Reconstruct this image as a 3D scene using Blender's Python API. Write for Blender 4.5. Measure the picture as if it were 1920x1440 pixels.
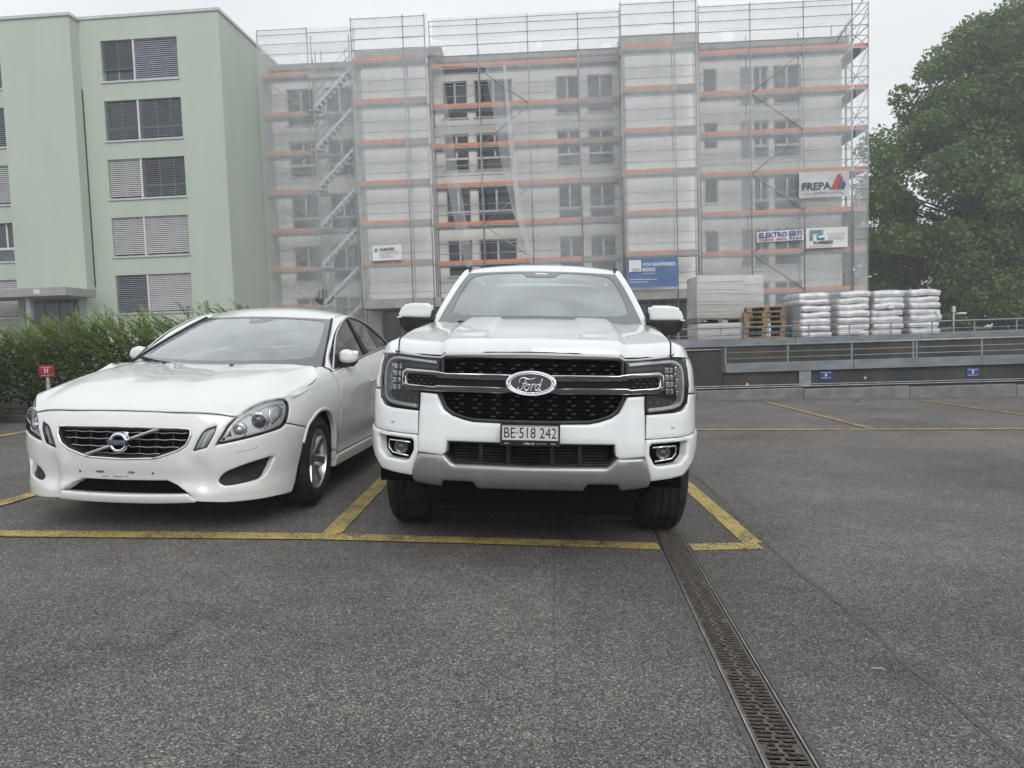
import bpy, bmesh, math, random
import numpy as np
from mathutils import Vector, Matrix, Euler
from mathutils.kdtree import KDTree
from mathutils.geometry import delaunay_2d_cdt
R=math.radians
scene=bpy.context.scene
for o in list(bpy.data.objects): bpy.data.objects.remove(o)
COL=scene.collection
# ------------------------------------------------------------------ camera
cam=bpy.data.cameras.new('camera'); cam.sensor_fit='HORIZONTAL'; cam.sensor_width=36.0
cam.lens=36.0*1331/1920; cam.clip_start=.05; cam.clip_end=2000
co=bpy.data.objects.new('camera',cam); COL.objects.link(co)
co.matrix_world=Matrix.Translation((0,0,1.22))@Matrix.Rotation(R(90-3.6),4,'X')@Matrix.Rotation(R(-1.8),4,'Z')
scene.camera=co
# ------------------------------------------------------------------ overcast sky
SUN_EL,SUN_AZ=R(40),R(160)
w=bpy.data.worlds.new('World'); scene.world=w; w.use_nodes=True
nt=w.node_tree; nt.nodes.clear(); N=nt.nodes.new; L=nt.links.new
sky=N('ShaderNodeTexSky'); sky.sky_type='NISHITA'; sky.sun_disc=False; sky.sun_elevation=SUN_EL; sky.sun_rotation=SUN_AZ
sky.air_density=1.0; sky.dust_density=4.0; sky.ozone_density=1.0
hs=N('ShaderNodeHueSaturation'); hs.inputs['Saturation'].default_value=.10; L(sky.outputs[0],hs.inputs['Color'])
tc=N('ShaderNodeTexCoord'); sp=N('ShaderNodeSeparateXYZ'); L(tc.outputs['Generated'],sp.inputs[0])
cl=N('ShaderNodeClamp'); L(sp.outputs[2],cl.inputs[0])
rp=N('ShaderNodeValToRGB'); L(cl.outputs[0],rp.inputs[0])      # overcast: brighter towards the zenith
e=rp.color_ramp.elements; e[0].position=0; e[0].color=(8.4,8.7,9.0,1); e[1].position=1; e[1].color=(9.2,9.5,9.8,1)
m1=e.new(.25); m1.color=(8.5,8.8,9.1,1); m2=e.new(.5); m2.color=(8.5,8.8,9.1,1)
mp=N('ShaderNodeMapping'); mp.inputs['Scale'].default_value=(1,1,2.2); L(tc.outputs['Generated'],mp.inputs[0])
nz=N('ShaderNodeTexNoise'); nz.inputs['Scale'].default_value=2.1; nz.inputs['Detail'].default_value=5; nz.inputs['Roughness'].default_value=.52
L(mp.outputs[0],nz.inputs[0])
nr=N('ShaderNodeMapRange'); nr.inputs[1].default_value=.3; nr.inputs[2].default_value=.7; nr.inputs[3].default_value=.90; nr.inputs[4].default_value=1.10
L(nz.outputs[0],nr.inputs[0])
mu=N('ShaderNodeVectorMath'); mu.operation='SCALE'; L(rp.outputs[0],mu.inputs[0]); L(nr.outputs[0],mu.inputs['Scale'])
mx=N('ShaderNodeMix'); mx.data_type='RGBA'; mx.inputs['Factor'].default_value=.88; L(hs.outputs[0],mx.inputs['A']); L(mu.outputs[0],mx.inputs['B'])
bg=N('ShaderNodeBackground'); bg.inputs['Strength'].default_value=.10; L(mx.outputs['Result'],bg.inputs[0])
wo=N('ShaderNodeOutputWorld'); L(bg.outputs[0],wo.inputs[0])
# ------------------------------------------------------------------ sun behind thick cloud
sl=bpy.data.lights.new('sun','SUN'); sl.energy=1.1; sl.angle=R(35); sl.color=(1,.97,.93)
so=bpy.data.objects.new('sun',sl); COL.objects.link(so)
d=Vector((math.sin(SUN_AZ)*math.cos(SUN_EL),math.cos(SUN_AZ)*math.cos(SUN_EL),math.sin(SUN_EL)))
so.rotation_euler=d.to_track_quat('Z','Y').to_euler(); so.location=d*80
vs=scene.view_settings; vs.view_transform='Standard'; vs.look='None'; vs.gamma=1; vs.use_curve_mapping=False; vs.exposure=.30
# ================================================================== helpers
MATS={}
def newmat(name):
    m=bpy.data.materials.new(name); m.use_nodes=True; m.node_tree.nodes.clear(); MATS[name]=m; return m
def pbr(name,c,rough=.5,metal=0,c2=None,scale=6.,bump=0.,bscale=60.,coat=0.,spec=.5,rvar=.0,stretch=(1,1,1),detail=5,lo=.38,hi=.62,coord='Object'):
    """principled material whose colour, gloss and relief vary with noise"""
    m=newmat(name); nt=m.node_tree; N=nt.nodes.new; L=nt.links.new
    out=N('ShaderNodeOutputMaterial'); b=N('ShaderNodeBsdfPrincipled'); L(b.outputs[0],out.inputs[0])
    b.inputs['Metallic'].default_value=metal; b.inputs['Roughness'].default_value=rough
    b.inputs['Specular IOR Level'].default_value=spec
    b.inputs['Coat Weight'].default_value=coat; b.inputs['Coat Roughness'].default_value=.04
    c2=c2 or tuple(x*.9 for x in c)
    tc=N('ShaderNodeTexCoord'); mp=N('ShaderNodeMapping'); mp.inputs['Scale'].default_value=stretch; L(tc.outputs[coord],mp.inputs[0])
    n=N('ShaderNodeTexNoise'); n.inputs['Scale'].default_value=scale; n.inputs['Detail'].default_value=detail; L(mp.outputs[0],n.inputs[0])
    r=N('ShaderNodeMapRange'); r.inputs[1].default_value=lo; r.inputs[2].default_value=hi; L(n.outputs[0],r.inputs[0])
    x=N('ShaderNodeMix'); x.data_type='RGBA'; x.inputs['A'].default_value=(*c,1); x.inputs['B'].default_value=(*c2,1); L(r.outputs[0],x.inputs['Factor'])
    L(x.outputs['Result'],b.inputs['Base Color'])
    if rvar:
        q=N('ShaderNodeMapRange'); q.inputs[1].default_value=.3; q.inputs[2].default_value=.7; q.inputs[3].default_value=max(0,rough-rvar); q.inputs[4].default_value=rough+rvar
        L(n.outputs[0],q.inputs[0]); L(q.outputs[0],b.inputs['Roughness'])
    if bump:
        n2=N('ShaderNodeTexNoise'); n2.inputs['Scale'].default_value=bscale; n2.inputs['Detail'].default_value=3; L(mp.outputs[0],n2.inputs[0])
        bp=N('ShaderNodeBump'); bp.inputs['Strength'].default_value=bump; bp.inputs['Distance'].default_value=.01
        L(n2.outputs[0],bp.inputs['Height']); L(bp.outputs[0],b.inputs['Normal'])
    return m
def glassmat(name,tint=(.55,.6,.6),ior=1.6,gain=1.5,base=.05,haze=.05,rough=.015,hazecol=(.6,.63,.65)):
    """thin pane: fresnel mirror over a tinted see-through pane with a film of dust and painted sky sheen"""
    m=newmat(name); nt=m.node_tree; N=nt.nodes.new; L=nt.links.new
    out=N('ShaderNodeOutputMaterial')
    t=N('ShaderNodeBsdfTransparent'); t.inputs[0].default_value=(*tint,1)
    d=N('ShaderNodeBsdfDiffuse'); d.inputs[0].default_value=(*hazecol,1)
    a=N('ShaderNodeMixShader'); tc=N('ShaderNodeTexCoord'); n=N('ShaderNodeTexNoise'); n.inputs['Scale'].default_value=2.5; n.inputs['Detail'].default_value=4; L(tc.outputs['Object'],n.inputs[0])
    r=N('ShaderNodeMapRange'); r.inputs[1].default_value=.3; r.inputs[2].default_value=.7; r.inputs[3].default_value=haze*.6; r.inputs[4].default_value=haze*1.4; L(n.outputs[0],r.inputs[0]); L(r.outputs[0],a.inputs[0])
    L(t.outputs[0],a.inputs[1]); L(d.outputs[0],a.inputs[2])
    g=N('ShaderNodeBsdfGlossy'); g.inputs['Roughness'].default_value=rough; g.inputs[0].default_value=(1,1,1,1)
    f=N('ShaderNodeFresnel'); f.inputs[0].default_value=ior
    mm=N('ShaderNodeMath'); mm.operation='MULTIPLY_ADD'; mm.inputs[1].default_value=gain; mm.inputs[2].default_value=base; mm.use_clamp=True; L(f.outputs[0],mm.inputs[0])
    x=N('ShaderNodeMixShader'); L(mm.outputs[0],x.inputs[0]); L(a.outputs[0],x.inputs[1]); L(g.outputs[0],x.inputs[2]); L(x.outputs[0],out.inputs[0])
    return m
def tag(o,label=None,cat=None,group=None,kind=None):
    if label: o['label']=label
    if cat: o['category']=cat
    if group: o['group']=group
    if kind: o['kind']=kind
    return o
def thing(name,label,cat,loc=(0,0,0),rot=(0,0,0),group=None,matrix=None):
    o=bpy.data.objects.new(name,None); COL.objects.link(o); o.empty_display_size=.2
    if matrix is not None: o.matrix_world=matrix
    else: o.location=loc; o.rotation_euler=rot
    return tag(o,label,cat,group)
def mesh(name,V,Fc,smooth=False):
    me=bpy.data.meshes.new(name); me.from_pydata([tuple(map(float,v)) for v in V],[],[tuple(int(i) for i in f) for f in Fc]); me.update()
    if smooth: me.shade_smooth()
    return me
def link(name,me,mat,parent=None,label=None,kind=None):
    o=bpy.data.objects.new(name,me); COL.objects.link(o)
    if mat is not None and not me.materials: me.materials.append(mat)
    if parent is not None: o.parent=parent
    return tag(o,label,kind=kind)
def obj(name,V,Fc,mat,parent=None,smooth=False,label=None,kind=None):
    return link(name,mesh(name,V,Fc,smooth),mat,parent,label,kind)
class MB:
    """collects simple solids into one mesh"""
    def __init__(S): S.v=[]; S.f=[]
    def add(S,V,F):
        k=len(S.v); S.v+=[tuple(v) for v in V]; S.f+=[tuple(i+k for i in f) for f in F]; return S
    def box(S,lo,hi,M=None):
        (x0,y0,z0),(x1,y1,z1)=lo,hi
        V=[(x0,y0,z0),(x1,y0,z0),(x1,y1,z0),(x0,y1,z0),(x0,y0,z1),(x1,y0,z1),(x1,y1,z1),(x0,y1,z1)]
        if M is not None: V=[tuple(M@Vector(v)) for v in V]
        return S.add(V,[(3,2,1,0),(4,5,6,7),(0,1,5,4),(1,2,6,5),(2,3,7,6),(3,0,4,7)])
    def cbox(S,lo,hi,b=.01,M=None):
        """box with chamfered edges"""
        bm=bmesh.new(); bmesh.ops.create_cube(bm,size=1)
        for v in bm.verts: v.co=Vector([lo[i]+(v.co[i]+.5)*(hi[i]-lo[i]) for i in range(3)])
        bmesh.ops.bevel(bm,geom=bm.edges[:],offset=b,segments=2,affect='EDGES',profile=.5)
        bm.verts.ensure_lookup_table(); V=[(M@v.co if M is not None else v.co) for v in bm.verts]
        S.add(V,[[v.index for v in f.verts] for f in bm.faces]); bm.free(); return S
    def tube(S,pts,r,n=8,cap=True,closed=False):
        pts=[Vector(p) for p in pts]; m=len(pts); base=len(S.v)
        up=Vector((0,0,1)); 
        for i,p in enumerate(pts):
            a=pts[(i-1)%m] if (closed or i>0) else p; b=pts[(i+1)%m] if (closed or i<m-1) else p
            t=(b-a).normalized(); u=t.cross(up)
            if u.length<1e-3: u=t.cross(Vector((1,0,0)))
            u.normalize(); w=u.cross(t); rr=r[i] if isinstance(r,(list,tuple)) else r
            for k in range(n):
                c=2*math.pi*k/n; S.v.append(tuple(p+u*(rr*math.cos(c))+w*(rr*math.sin(c))))
        for i in range(m if closed else m-1):
            j=(i+1)%m
            for k in range(n):
                S.f.append((base+i*n+k,base+i*n+(k+1)%n,base+j*n+(k+1)%n,base+j*n+k))
        if cap and not closed:
            S.f.append(tuple(base+k for k in range(n))[::-1]); S.f.append(tuple(base+(m-1)*n+k for k in range(n)))
        return S
    def lathe(S,prof,n=32,axis='x',M=None):
        """profile of (axial, radius) turned about the axis"""
        base=len(S.v)
        for a,r in prof:
            for k in range(n):
                c=2*math.pi*k/n; p=Vector((a,r*math.cos(c),r*math.sin(c))) if axis=='x' else (Vector((r*math.cos(c),a,r*math.sin(c))) if axis=='y' else Vector((r*math.cos(c),r*math.sin(c),a)))
                S.v.append(tuple(M@p if M is not None else p))
        for i in range(len(prof)-1):
            for k in range(n):
                S.f.append((base+i*n+k,base+i*n+(k+1)%n,base+(i+1)*n+(k+1)%n,base+(i+1)*n+k))
        return S
    def prism(S,poly,h0,h1,M=None):
        """polygon in xy extruded in z"""
        n=len(poly); V=[(x,y,h0) for x,y in poly]+[(x,y,h1) for x,y in poly]
        if M is not None: V=[tuple(M@Vector(v)) for v in V]
        return S.add(V,[tuple(range(n))[::-1],tuple(range(n,2*n))]+[(i,(i+1)%n,n+(i+1)%n,n+i) for i in range(n)])
    def build(S,name,mat,parent=None,smooth=False,label=None,kind=None,angle=None):
        o=obj(name,S.v,S.f,mat,parent,smooth,label,kind)
        if angle: o.data.set_sharp_from_angle(angle=angle)
        return o
def copy_tree(o,parent=None):
    c=o.copy(); COL.objects.link(c); c.parent=parent
    for ch in o.children: copy_tree(ch,c)
    return c
def textmesh(body,size,extrude=.002,align='CENTER',bold=0.,sx=1.):
    cu=bpy.data.curves.new('lettering','FONT'); cu.body=body; cu.size=size; cu.extrude=extrude; cu.align_x=align; cu.align_y='CENTER'; cu.offset=bold; cu.resolution_u=3
    t=bpy.data.objects.new('lettering',cu); me=bpy.data.meshes.new_from_object(t)
    bpy.data.objects.remove(t); bpy.data.curves.remove(cu)
    if sx!=1.:
        for v in me.vertices: v.co.x*=sx
    me.materials.clear(); return me
def lettering(body,size,mat,parent,loc,extrude=.002,align='CENTER',bold=0.,sx=1.,rot=(R(90),0,0),width=None):
    me=textmesh(body,size,extrude,align,bold,sx)
    if width:
        xs=[v.co.x for v in me.vertices]; k=width/(max(xs)-min(xs))
        for v in me.vertices: v.co.x*=k
    o=link('lettering',me,mat,parent); o.location=loc; o.rotation_euler=rot; return o
# ------------------------------------------------------------------ curved panels
def resample(poly,step):
    P=np.asarray(poly,float); out=[]
    for a,b in zip(P,np.roll(P,-1,0)):
        n=max(1,int(np.ceil(np.linalg.norm(b-a)/step))); out+= [a+(b-a)*k/n for k in range(n)]
    return np.array(out)
def chaikin(poly,it=1,k=.25):
    P=np.asarray(poly,float)
    for _ in range(it):
        Q=np.roll(P,-1,0); P=np.stack([P*(1-k)+Q*k,P*k+Q*(1-k)],1).reshape(-1,2)
    return P
def inside(P,poly):
    x,y=P[:,0],P[:,1]; c=np.zeros(len(P),bool); n=len(poly)
    for i in range(n):
        (x1,y1),(x2,y2)=poly[i],poly[i-1]
        if y1==y2: continue
        c^=((y1>y)!=(y2>y))&(x<(x2-x1)*(y-y1)/(y2-y1)+x1)
    return c
def pdist(P,loops):
    D=np.full(len(P),1e9)
    for lp in loops:
        A=lp; B=np.roll(lp,-1,0)
        for k in range(0,len(A),200):
            a=A[k:k+200]; b=B[k:k+200]; ab=b-a; l=(ab**2).sum(1)+1e-12
            t=np.clip(((P[:,None]-a)*ab).sum(2)/l,0,1); q=a+t[...,None]*ab
            D=np.minimum(D,np.sqrt(((P[:,None]-q)**2).sum(2)).min(1))
    return D
def kdist(P,loops):
    kd=KDTree(sum(2*len(q) for q in loops)); k=0
    for q in loops:
        for p in np.vstack([q,(q+np.roll(q,-1,0))/2]): kd.insert((p[0],p[1],0),k); k+=1
    kd.balance(); return np.array([kd.find((p[0],p[1],0))[2] for p in P])
def normals(M,a,b,e=2e-3):
    du=M(a+e,b)-M(a-e,b); dv=M(a,b+e)-M(a,b-e); n=np.cross(du,dv); return n/(np.linalg.norm(n,axis=-1,keepdims=True)+1e-12)
def panelmesh(M,outer,holes=(),lift=0.,r=.004,depth=.012,h=.03,bstep=.012,ch=0,relief=None):
    loops=[np.asarray(outer,float)]+[np.asarray(q,float) for q in holes]
    if ch: loops=[chaikin(q,ch) for q in loops]
    loops=[resample(q,bstep) for q in loops]
    lo=loops[0].min(0); hi=loops[0].max(0)
    gx=np.arange(lo[0]+h*.37,hi[0],h); gy=np.arange(lo[1]+h*.41,hi[1],h)
    G=np.stack(np.meshgrid(gx,gy),-1).reshape(-1,2)
    def ins(P):
        c=inside(P,loops[0])
        for q in loops[1:]: c&=~inside(P,q)
        return c
    if len(G): G=G[ins(G)]
    if len(G): G=G[kdist(G,loops)>max(h*.4,r*1.3)]
    extra=[]; ed=[]
    if r>0:
        for q in loops:
            t=np.roll(q,-1,0)-np.roll(q,1,0); t/=np.linalg.norm(t,axis=1)[:,None]+1e-12; n=np.c_[-t[:,1],t[:,0]]
            for dd in (r*.3,r):
                for sg in (1,-1):
                    e=q+n*dd*sg; e=e[ins(e)]
                    if len(e): e=e[kdist(e,loops)>dd*.9]; extra.append(e); ed.append(np.full(len(e),dd))
    pts=[]; edges=[]
    for q in loops:
        k=len(pts); pts+=list(q); edges+=[(k+i,k+(i+1)%len(q)) for i in range(len(q))]
    nb=len(pts)
    allp=np.vstack([np.array(pts)]+[e for e in extra if len(e)]+([G] if len(G) else []))
    din=np.concatenate([np.zeros(nb)]+[q for q in ed if len(q)]+([np.full(len(G),9.)] if len(G) else []))
    rv=delaunay_2d_cdt([Vector(p) for p in allp],edges,[],0,1e-6)
    V=np.array([tuple(v) for v in rv[0]]); Fc=[tuple(f) for f in rv[2]]
    F3=np.array(Fc); cen=V[F3].mean(1); F3=F3[ins(cen)]
    a,b=V[:,0],V[:,1]; d=np.array([min((din[i] for i in o_),default=0.) for o_ in rv[3]]); nn=normals(M,a,b); p=M(a,b)
    off=np.full(len(V),lift)
    if r>0: dd=np.clip(d,0,r); off=off-(r-np.sqrt(np.maximum(0,r*r-(r-dd)**2)))
    if relief is not None: off=off+relief(a,b)
    p3=p+nn*off[:,None]; VV=[p3]; FF=[tuple(f) for f in F3]; k=len(p3)
    if depth>0:
        for q in loops:
            qa,qb=q[:,0],q[:,1]; qn=normals(M,qa,qb); qp=M(qa,qb); o=lift-(r if r>0 else 0)
            if relief is not None: o=o+relief(qa,qb)[:,None]
            t=qp+qn*o; u=qp+qn*(o-depth); n=len(q); VV+=[t,u]
            ccw=((q[:,0]*np.roll(q[:,1],-1)-np.roll(q[:,0],-1)*q[:,1]).sum()>0)^(q is not loops[0])
            for i in range(n):
                j=(i+1)%n; f=(k+i,k+n+i,k+n+j,k+j)
                FF.append(f if True else f[::-1])
            k+=2*n
    me=mesh('panel',np.vstack(VV),FF,True); me.set_sharp_from_angle(angle=R(50)); return me
def panel(name,parent,mat,M,outer,holes=(),label=None,kind=None,**kw):
    me=panelmesh(M,outer,holes,**kw); me.name=name; return link(name,me,mat,parent,label,kind)
def sym(half): return [tuple(p) for p in half]+[(-s,z) for s,z in half[::-1] if abs(s)>1e-6]
def mir(poly): return [(-s,z) for s,z in poly][::-1]
def strip(pts,wd,closed=False):
    """ribbon polygon of width wd along a polyline"""
    P=np.asarray(pts,float); t=np.gradient(P,axis=0); t/=np.linalg.norm(t,axis=1)[:,None]; n=np.c_[-t[:,1],t[:,0]]*wd/2
    return np.vstack([P+n,(P-n)[::-1]])
def ell(cx,cy,rx,ry,n=40,a0=0): return [(cx+rx*math.cos(2*math.pi*k/n+a0),cy+ry*math.sin(2*math.pi*k/n+a0)) for k in range(n)]
def grid(name,parent,mat,Pg,label=None,kind=None,thick=0.):
    Pg=np.asarray(Pg,float); nu,nv=Pg.shape[:2]; V=Pg.reshape(-1,3)
    Fc=[(i*nv+j,(i+1)*nv+j,(i+1)*nv+j+1,i*nv+j+1) for i in range(nu-1) for j in range(nv-1)]
    o=obj(name,V,Fc,mat,parent,True,label,kind)
    if thick:
        s=o.modifiers.new('thickness','SOLIDIFY'); s.thickness=thick; s.offset=-1
    return o
def loft(rows,nu=48,nv=12):
    """smooth surface through matching 3-D control rows"""
    A=np.array([catmull(r,max(2,int(nu/(len(r)-1)))) for r in rows]); out=np.array([catmull(A[:,i],max(2,int(nv/max(1,len(rows)-1)))) for i in range(A.shape[1])])
    return out
def archmap(E,Mc,sa=1.,sb=1.,p=2.,q=2.):
    """surface between a side edge line E, its mirror image, and a centre line Mc; a=u*sa, b=v*sb"""
    e=catmull(E,10); m=catmull(Mc,10)
    def prm(c): l=np.r_[0,np.cumsum(np.linalg.norm(np.diff(c,axis=0),axis=1))]; return l/l[-1]
    te,tm=prm(e),prm(m)
    def f(a,b):
        u=np.asarray(a,float)/sa; v=np.clip(np.asarray(b,float)/sb,-.05,1.05)
        def at(t,c):
            r=np.stack([np.interp(v,t,c[:,i]) for i in range(3)],-1)
            lo=(v<0); hi=(v>1)
            s0=(c[1]-c[0])/(t[1]-t[0]); s1=(c[-1]-c[-2])/(t[-1]-t[-2])
            r=r+np.where(lo,v,0)[...,None]*s0+np.where(hi,v-1,0)[...,None]*s1; return r
        ee,mm=at(te,e),at(tm,m); au=np.abs(u)
        return np.stack([ee[...,0]*u,mm[...,1]+(ee[...,1]-mm[...,1])*au**p,mm[...,2]+(ee[...,2]-mm[...,2])*au**q],-1)
    return f
def hermite(xs, ys, x):
    """smooth monotone-ish cubic interpolation (ys may be vectors)"""
    xs=np.asarray(xs,float); ys=np.asarray(ys,float); x=np.clip(np.asarray(x,float),xs[0],xs[-1])
    one=ys.ndim==1
    if one: ys=ys[:,None]
    h=np.diff(xs); d=np.diff(ys,axis=0)/h[:,None]
    m=np.zeros_like(ys); m[0]=d[0]; m[-1]=d[-1]
    if len(xs)>2:
        a=d[:-1]; b=d[1:]; w1=(2*h[1:]+h[:-1])[:,None]; w2=(h[1:]+2*h[:-1])[:,None]
        ok=(a*b)>0
        with np.errstate(divide='ignore',invalid='ignore'):
            hm=(w1+w2)/(w1/a+w2/b)
        m[1:-1]=np.where(ok,hm,0.0)
    i=np.clip(np.searchsorted(xs,x,side='right')-1,0,len(xs)-2)
    t=((x-xs[i])/h[i])[...,None]; hh=h[i][...,None]
    r=ys[i]*(2*t**3-3*t**2+1)+m[i]*hh*(t**3-2*t**2+t)+ys[i+1]*(-2*t**3+3*t**2)+m[i+1]*hh*(t**3-t**2)
    return r[...,0] if one else r
def catmull(pts,n=12):
    p=np.asarray(pts,float); q=np.vstack([2*p[0]-p[1],p,2*p[-1]-p[-2]]); out=[]
    for i in range(1,len(q)-2):
        t=np.linspace(0,1,n,endpoint=False)[:,None]
        a,b,c,d=q[i-1],q[i],q[i+1],q[i+2]
        out.append(.5*((2*b)+(c-a)*t+(2*a-5*b+4*c-d)*t*t+(3*b-a-3*c+d)*t**3))
    out.append(p[-1:]); return np.vstack(out)
class Shell:
    """car side+front skin: plan curve (arc length s from the nose centre) times a height profile"""
    def __init__(S,plan,stations,zs,table):
        c=catmull(plan,16); L=np.r_[0,np.cumsum(np.linalg.norm(np.diff(c,axis=0),axis=1))]
        S.L=L; S.c=c; S.len=L[-1]; t=np.gradient(c,L,axis=0); t/=np.linalg.norm(t,axis=1)[:,None]
        t[0]=(1,0)
        S.n=np.c_[t[:,1],-t[:,0]]; S.st=np.array(stations,float); S.zs=np.array(zs,float); S.tb=np.array(table,float)
    def off(S,s,z):
        s=np.abs(s); cols=np.stack([hermite(S.zs,S.tb[k],z) for k in range(len(S.st))],-1)
        i=np.clip(np.searchsorted(S.st,s,side='right')-1,0,len(S.st)-2)
        t=np.clip((s-S.st[i])/(S.st[i+1]-S.st[i]),0,1); t=t*t*(3-2*t)
        a=np.take_along_axis(cols,i[...,None],-1)[...,0]; b=np.take_along_axis(cols,(i+1)[...,None],-1)[...,0]
        return a*(1-t)+b*t
    def P(S,s,z):
        s=np.asarray(s,float); z=np.asarray(z,float); sg=np.where(s<0,-1.,1.); a=np.abs(s)
        o=S.off(s,z)
        x=np.interp(a,S.L,S.c[:,0])+o*np.interp(a,S.L,S.n[:,0]); y=np.interp(a,S.L,S.c[:,1])+o*np.interp(a,S.L,S.n[:,1])
        return np.stack([x*sg,y,z+0*x],-1)
    def s_at_y(S,y):
        k=S.c[:,1].argmax(); 
        return np.interp(y,S.c[:k+1,1],S.L[:k+1])
TRUCK=Shell([(0,0),(.3,.008),(.55,.03),(.72,.075),(.835,.145),(.91,.25),(.945,.40),(.95,.6),(.945,1.5),(.945,3.4),(.945,5.1),(.92,5.28),(.84,5.35),(.4,5.37),(0,5.37)],
 [0,.75,1.05,1.4,5.6],
 [.22,.34,.42,.50,.58,.66,.74,.82,.90,1.0,1.08,1.14,1.20,1.26],
 [[-.30,-.13,-.03,.035,.045,.04,.035,.02,.005,0,-.01,-.02,-.03,-.06],
  [-.30,-.13,-.03,.03,.04,.04,.03,.02,.005,0,-.01,-.02,-.04,-.08],
  [-.20,-.10,-.03,.0,.01,.015,.012,.008,.005,0,-.01,-.03,-.07,-.14],
  [-.12,-.06,-.02,0,.005,.01,.012,.012,.008,0,-.01,-.03,-.075,-.15],
  [-.12,-.06,-.02,0,.005,.01,.012,.012,.008,.005,0,-.01,-.02,-.04]])
SEDAN=Shell([(0,0),(.22,.008),(.42,.035),(.6,.095),(.74,.19),(.83,.32),(.88,.48),(.905,.7),(.92,1.1),(.928,2.0),(.925,3.2),(.905,3.9),(.85,4.35),(.70,4.56),(.4,4.62),(0,4.635)],
 [0,.70,1.05,1.5,2.1,4.6],
 [.13,.18,.24,.32,.42,.52,.60,.66,.72,.78,.84,.90,.96,1.02,1.10],
 [[-.10,-.02,.0,-.02,.005,.015,.012,.0,-.02,-.055,-.10,-.15,-.2,-.26,-.32],
  [-.10,-.02,.0,-.01,.005,.012,.008,-.005,-.025,-.06,-.10,-.15,-.2,-.26,-.32],
  [-.06,-.015,.0,.0,.008,.012,.01,.004,-.01,-.03,-.065,-.11,-.16,-.22,-.30],
  [-.05,-.03,-.015,-.008,-.003,.0,.002,.004,.002,-.006,-.022,-.055,-.11,-.19,-.30],
  [-.05,-.03,-.02,-.012,-.006,.0,.003,.005,.005,.003,-.003,-.018,-.05,-.10,-.18],
  [-.05,-.03,-.02,-.012,-.006,.0,.003,.005,.006,.006,.004,.0,-.012,-.03,-.06]])
# ================================================================== materials of the place
def asphalt_nodes(nt,dark=1.0):
    N=nt.nodes.new; L=nt.links.new
    tc=N('ShaderNodeTexCoord')
    v=N('ShaderNodeTexVoronoi'); v.inputs['Scale'].default_value=185; L(tc.outputs['Object'],v.inputs[0])
    bw=N('ShaderNodeSeparateColor'); L(v.outputs['Color'],bw.inputs[0])
    cr=N('ShaderNodeValToRGB'); L(bw.outputs[0],cr.inputs[0]); e=cr.color_ramp.elements
    k=dark
    e[0].position=0; e[0].color=(.044*k,.041*k,.037*k,1); e[1].position=1; e[1].color=(.34*k,.325*k,.295*k,1)
    a=e.new(.45); a.color=(.090*k,.086*k,.080*k,1); b=e.new(.80); b.color=(.150*k,.144*k,.133*k,1); c=e.new(.94); c.color=(.215*k,.205*k,.19*k,1)
    # fine grit between stones
    g=N('ShaderNodeTexNoise'); g.inputs['Scale'].default_value=300; g.inputs['Detail'].default_value=2; L(tc.outputs['Object'],g.inputs[0])
    gr=N('ShaderNodeMapRange'); gr.inputs[1].default_value=.3; gr.inputs[2].default_value=.7; gr.inputs[3].default_value=.64; gr.inputs[4].default_value=1.34; L(g.outputs[0],gr.inputs[0])
    # broad wear and damp patches
    n=N('ShaderNodeTexNoise'); n.inputs['Scale'].default_value=.55; n.inputs['Detail'].default_value=7; n.inputs['Roughness'].default_value=.62; L(tc.outputs['Object'],n.inputs[0])
    nr=N('ShaderNodeMapRange'); nr.inputs[1].default_value=.32; nr.inputs[2].default_value=.68; nr.inputs[3].default_value=.72; nr.inputs[4].default_value=1.30; L(n.outputs[0],nr.inputs[0])
    n3=N('ShaderNodeTexNoise'); n3.inputs['Scale'].default_value=5.; n3.inputs['Detail'].default_value=6; n3.inputs['Roughness'].default_value=.7; L(tc.outputs['Object'],n3.inputs[0])
    n3r=N('ShaderNodeMapRange'); n3r.inputs[1].default_value=.3; n3r.inputs[2].default_value=.7; n3r.inputs[3].default_value=.86; n3r.inputs[4].default_value=1.12; L(n3.outputs[0],n3r.inputs[0])
    st=N('ShaderNodeTexNoise'); st.inputs['Scale'].default_value=1.15; st.inputs['Detail'].default_value=8; st.inputs['Roughness'].default_value=.7; st.inputs['Distortion'].default_value=.6; L(tc.outputs['Object'],st.inputs[0])
    sr=N('ShaderNodeMapRange'); sr.inputs[1].default_value=.58; sr.inputs[2].default_value=.70; sr.inputs[3].default_value=1.0; sr.inputs[4].default_value=.68; L(st.outputs[0],sr.inputs[0])
    q=N('ShaderNodeMath'); q.operation='MULTIPLY'; L(gr.outputs[0],q.inputs[0]); L(sr.outputs[0],q.inputs[1]); gr=q
    m=N('ShaderNodeMath'); m.operation='MULTIPLY'; L(gr.outputs[0],m.inputs[0]); L(nr.outputs[0],m.inputs[1])
    m2=N('ShaderNodeMath'); m2.operation='MULTIPLY'; L(m.outputs[0],m2.inputs[0]); L(n3r.outputs[0],m2.inputs[1])
    s=N('ShaderNodeVectorMath'); s.operation='SCALE'; L(cr.outputs[0],s.inputs[0]); L(m2.outputs[0],s.inputs['Scale'])
    h=N('ShaderNodeMath'); h.operation='MULTIPLY_ADD'; h.inputs[1].default_value=-.7; L(v.outputs['Distance'],h.inputs[0]); L(bw.outputs[1],h.inputs[2])
    bp=N('ShaderNodeBump'); bp.inputs['Strength'].default_value=.5; bp.inputs['Distance'].default_value=.004; L(h.outputs[0],bp.inputs['Height'])
    return s.outputs[0],bp.outputs[0],tc,n3
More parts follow.
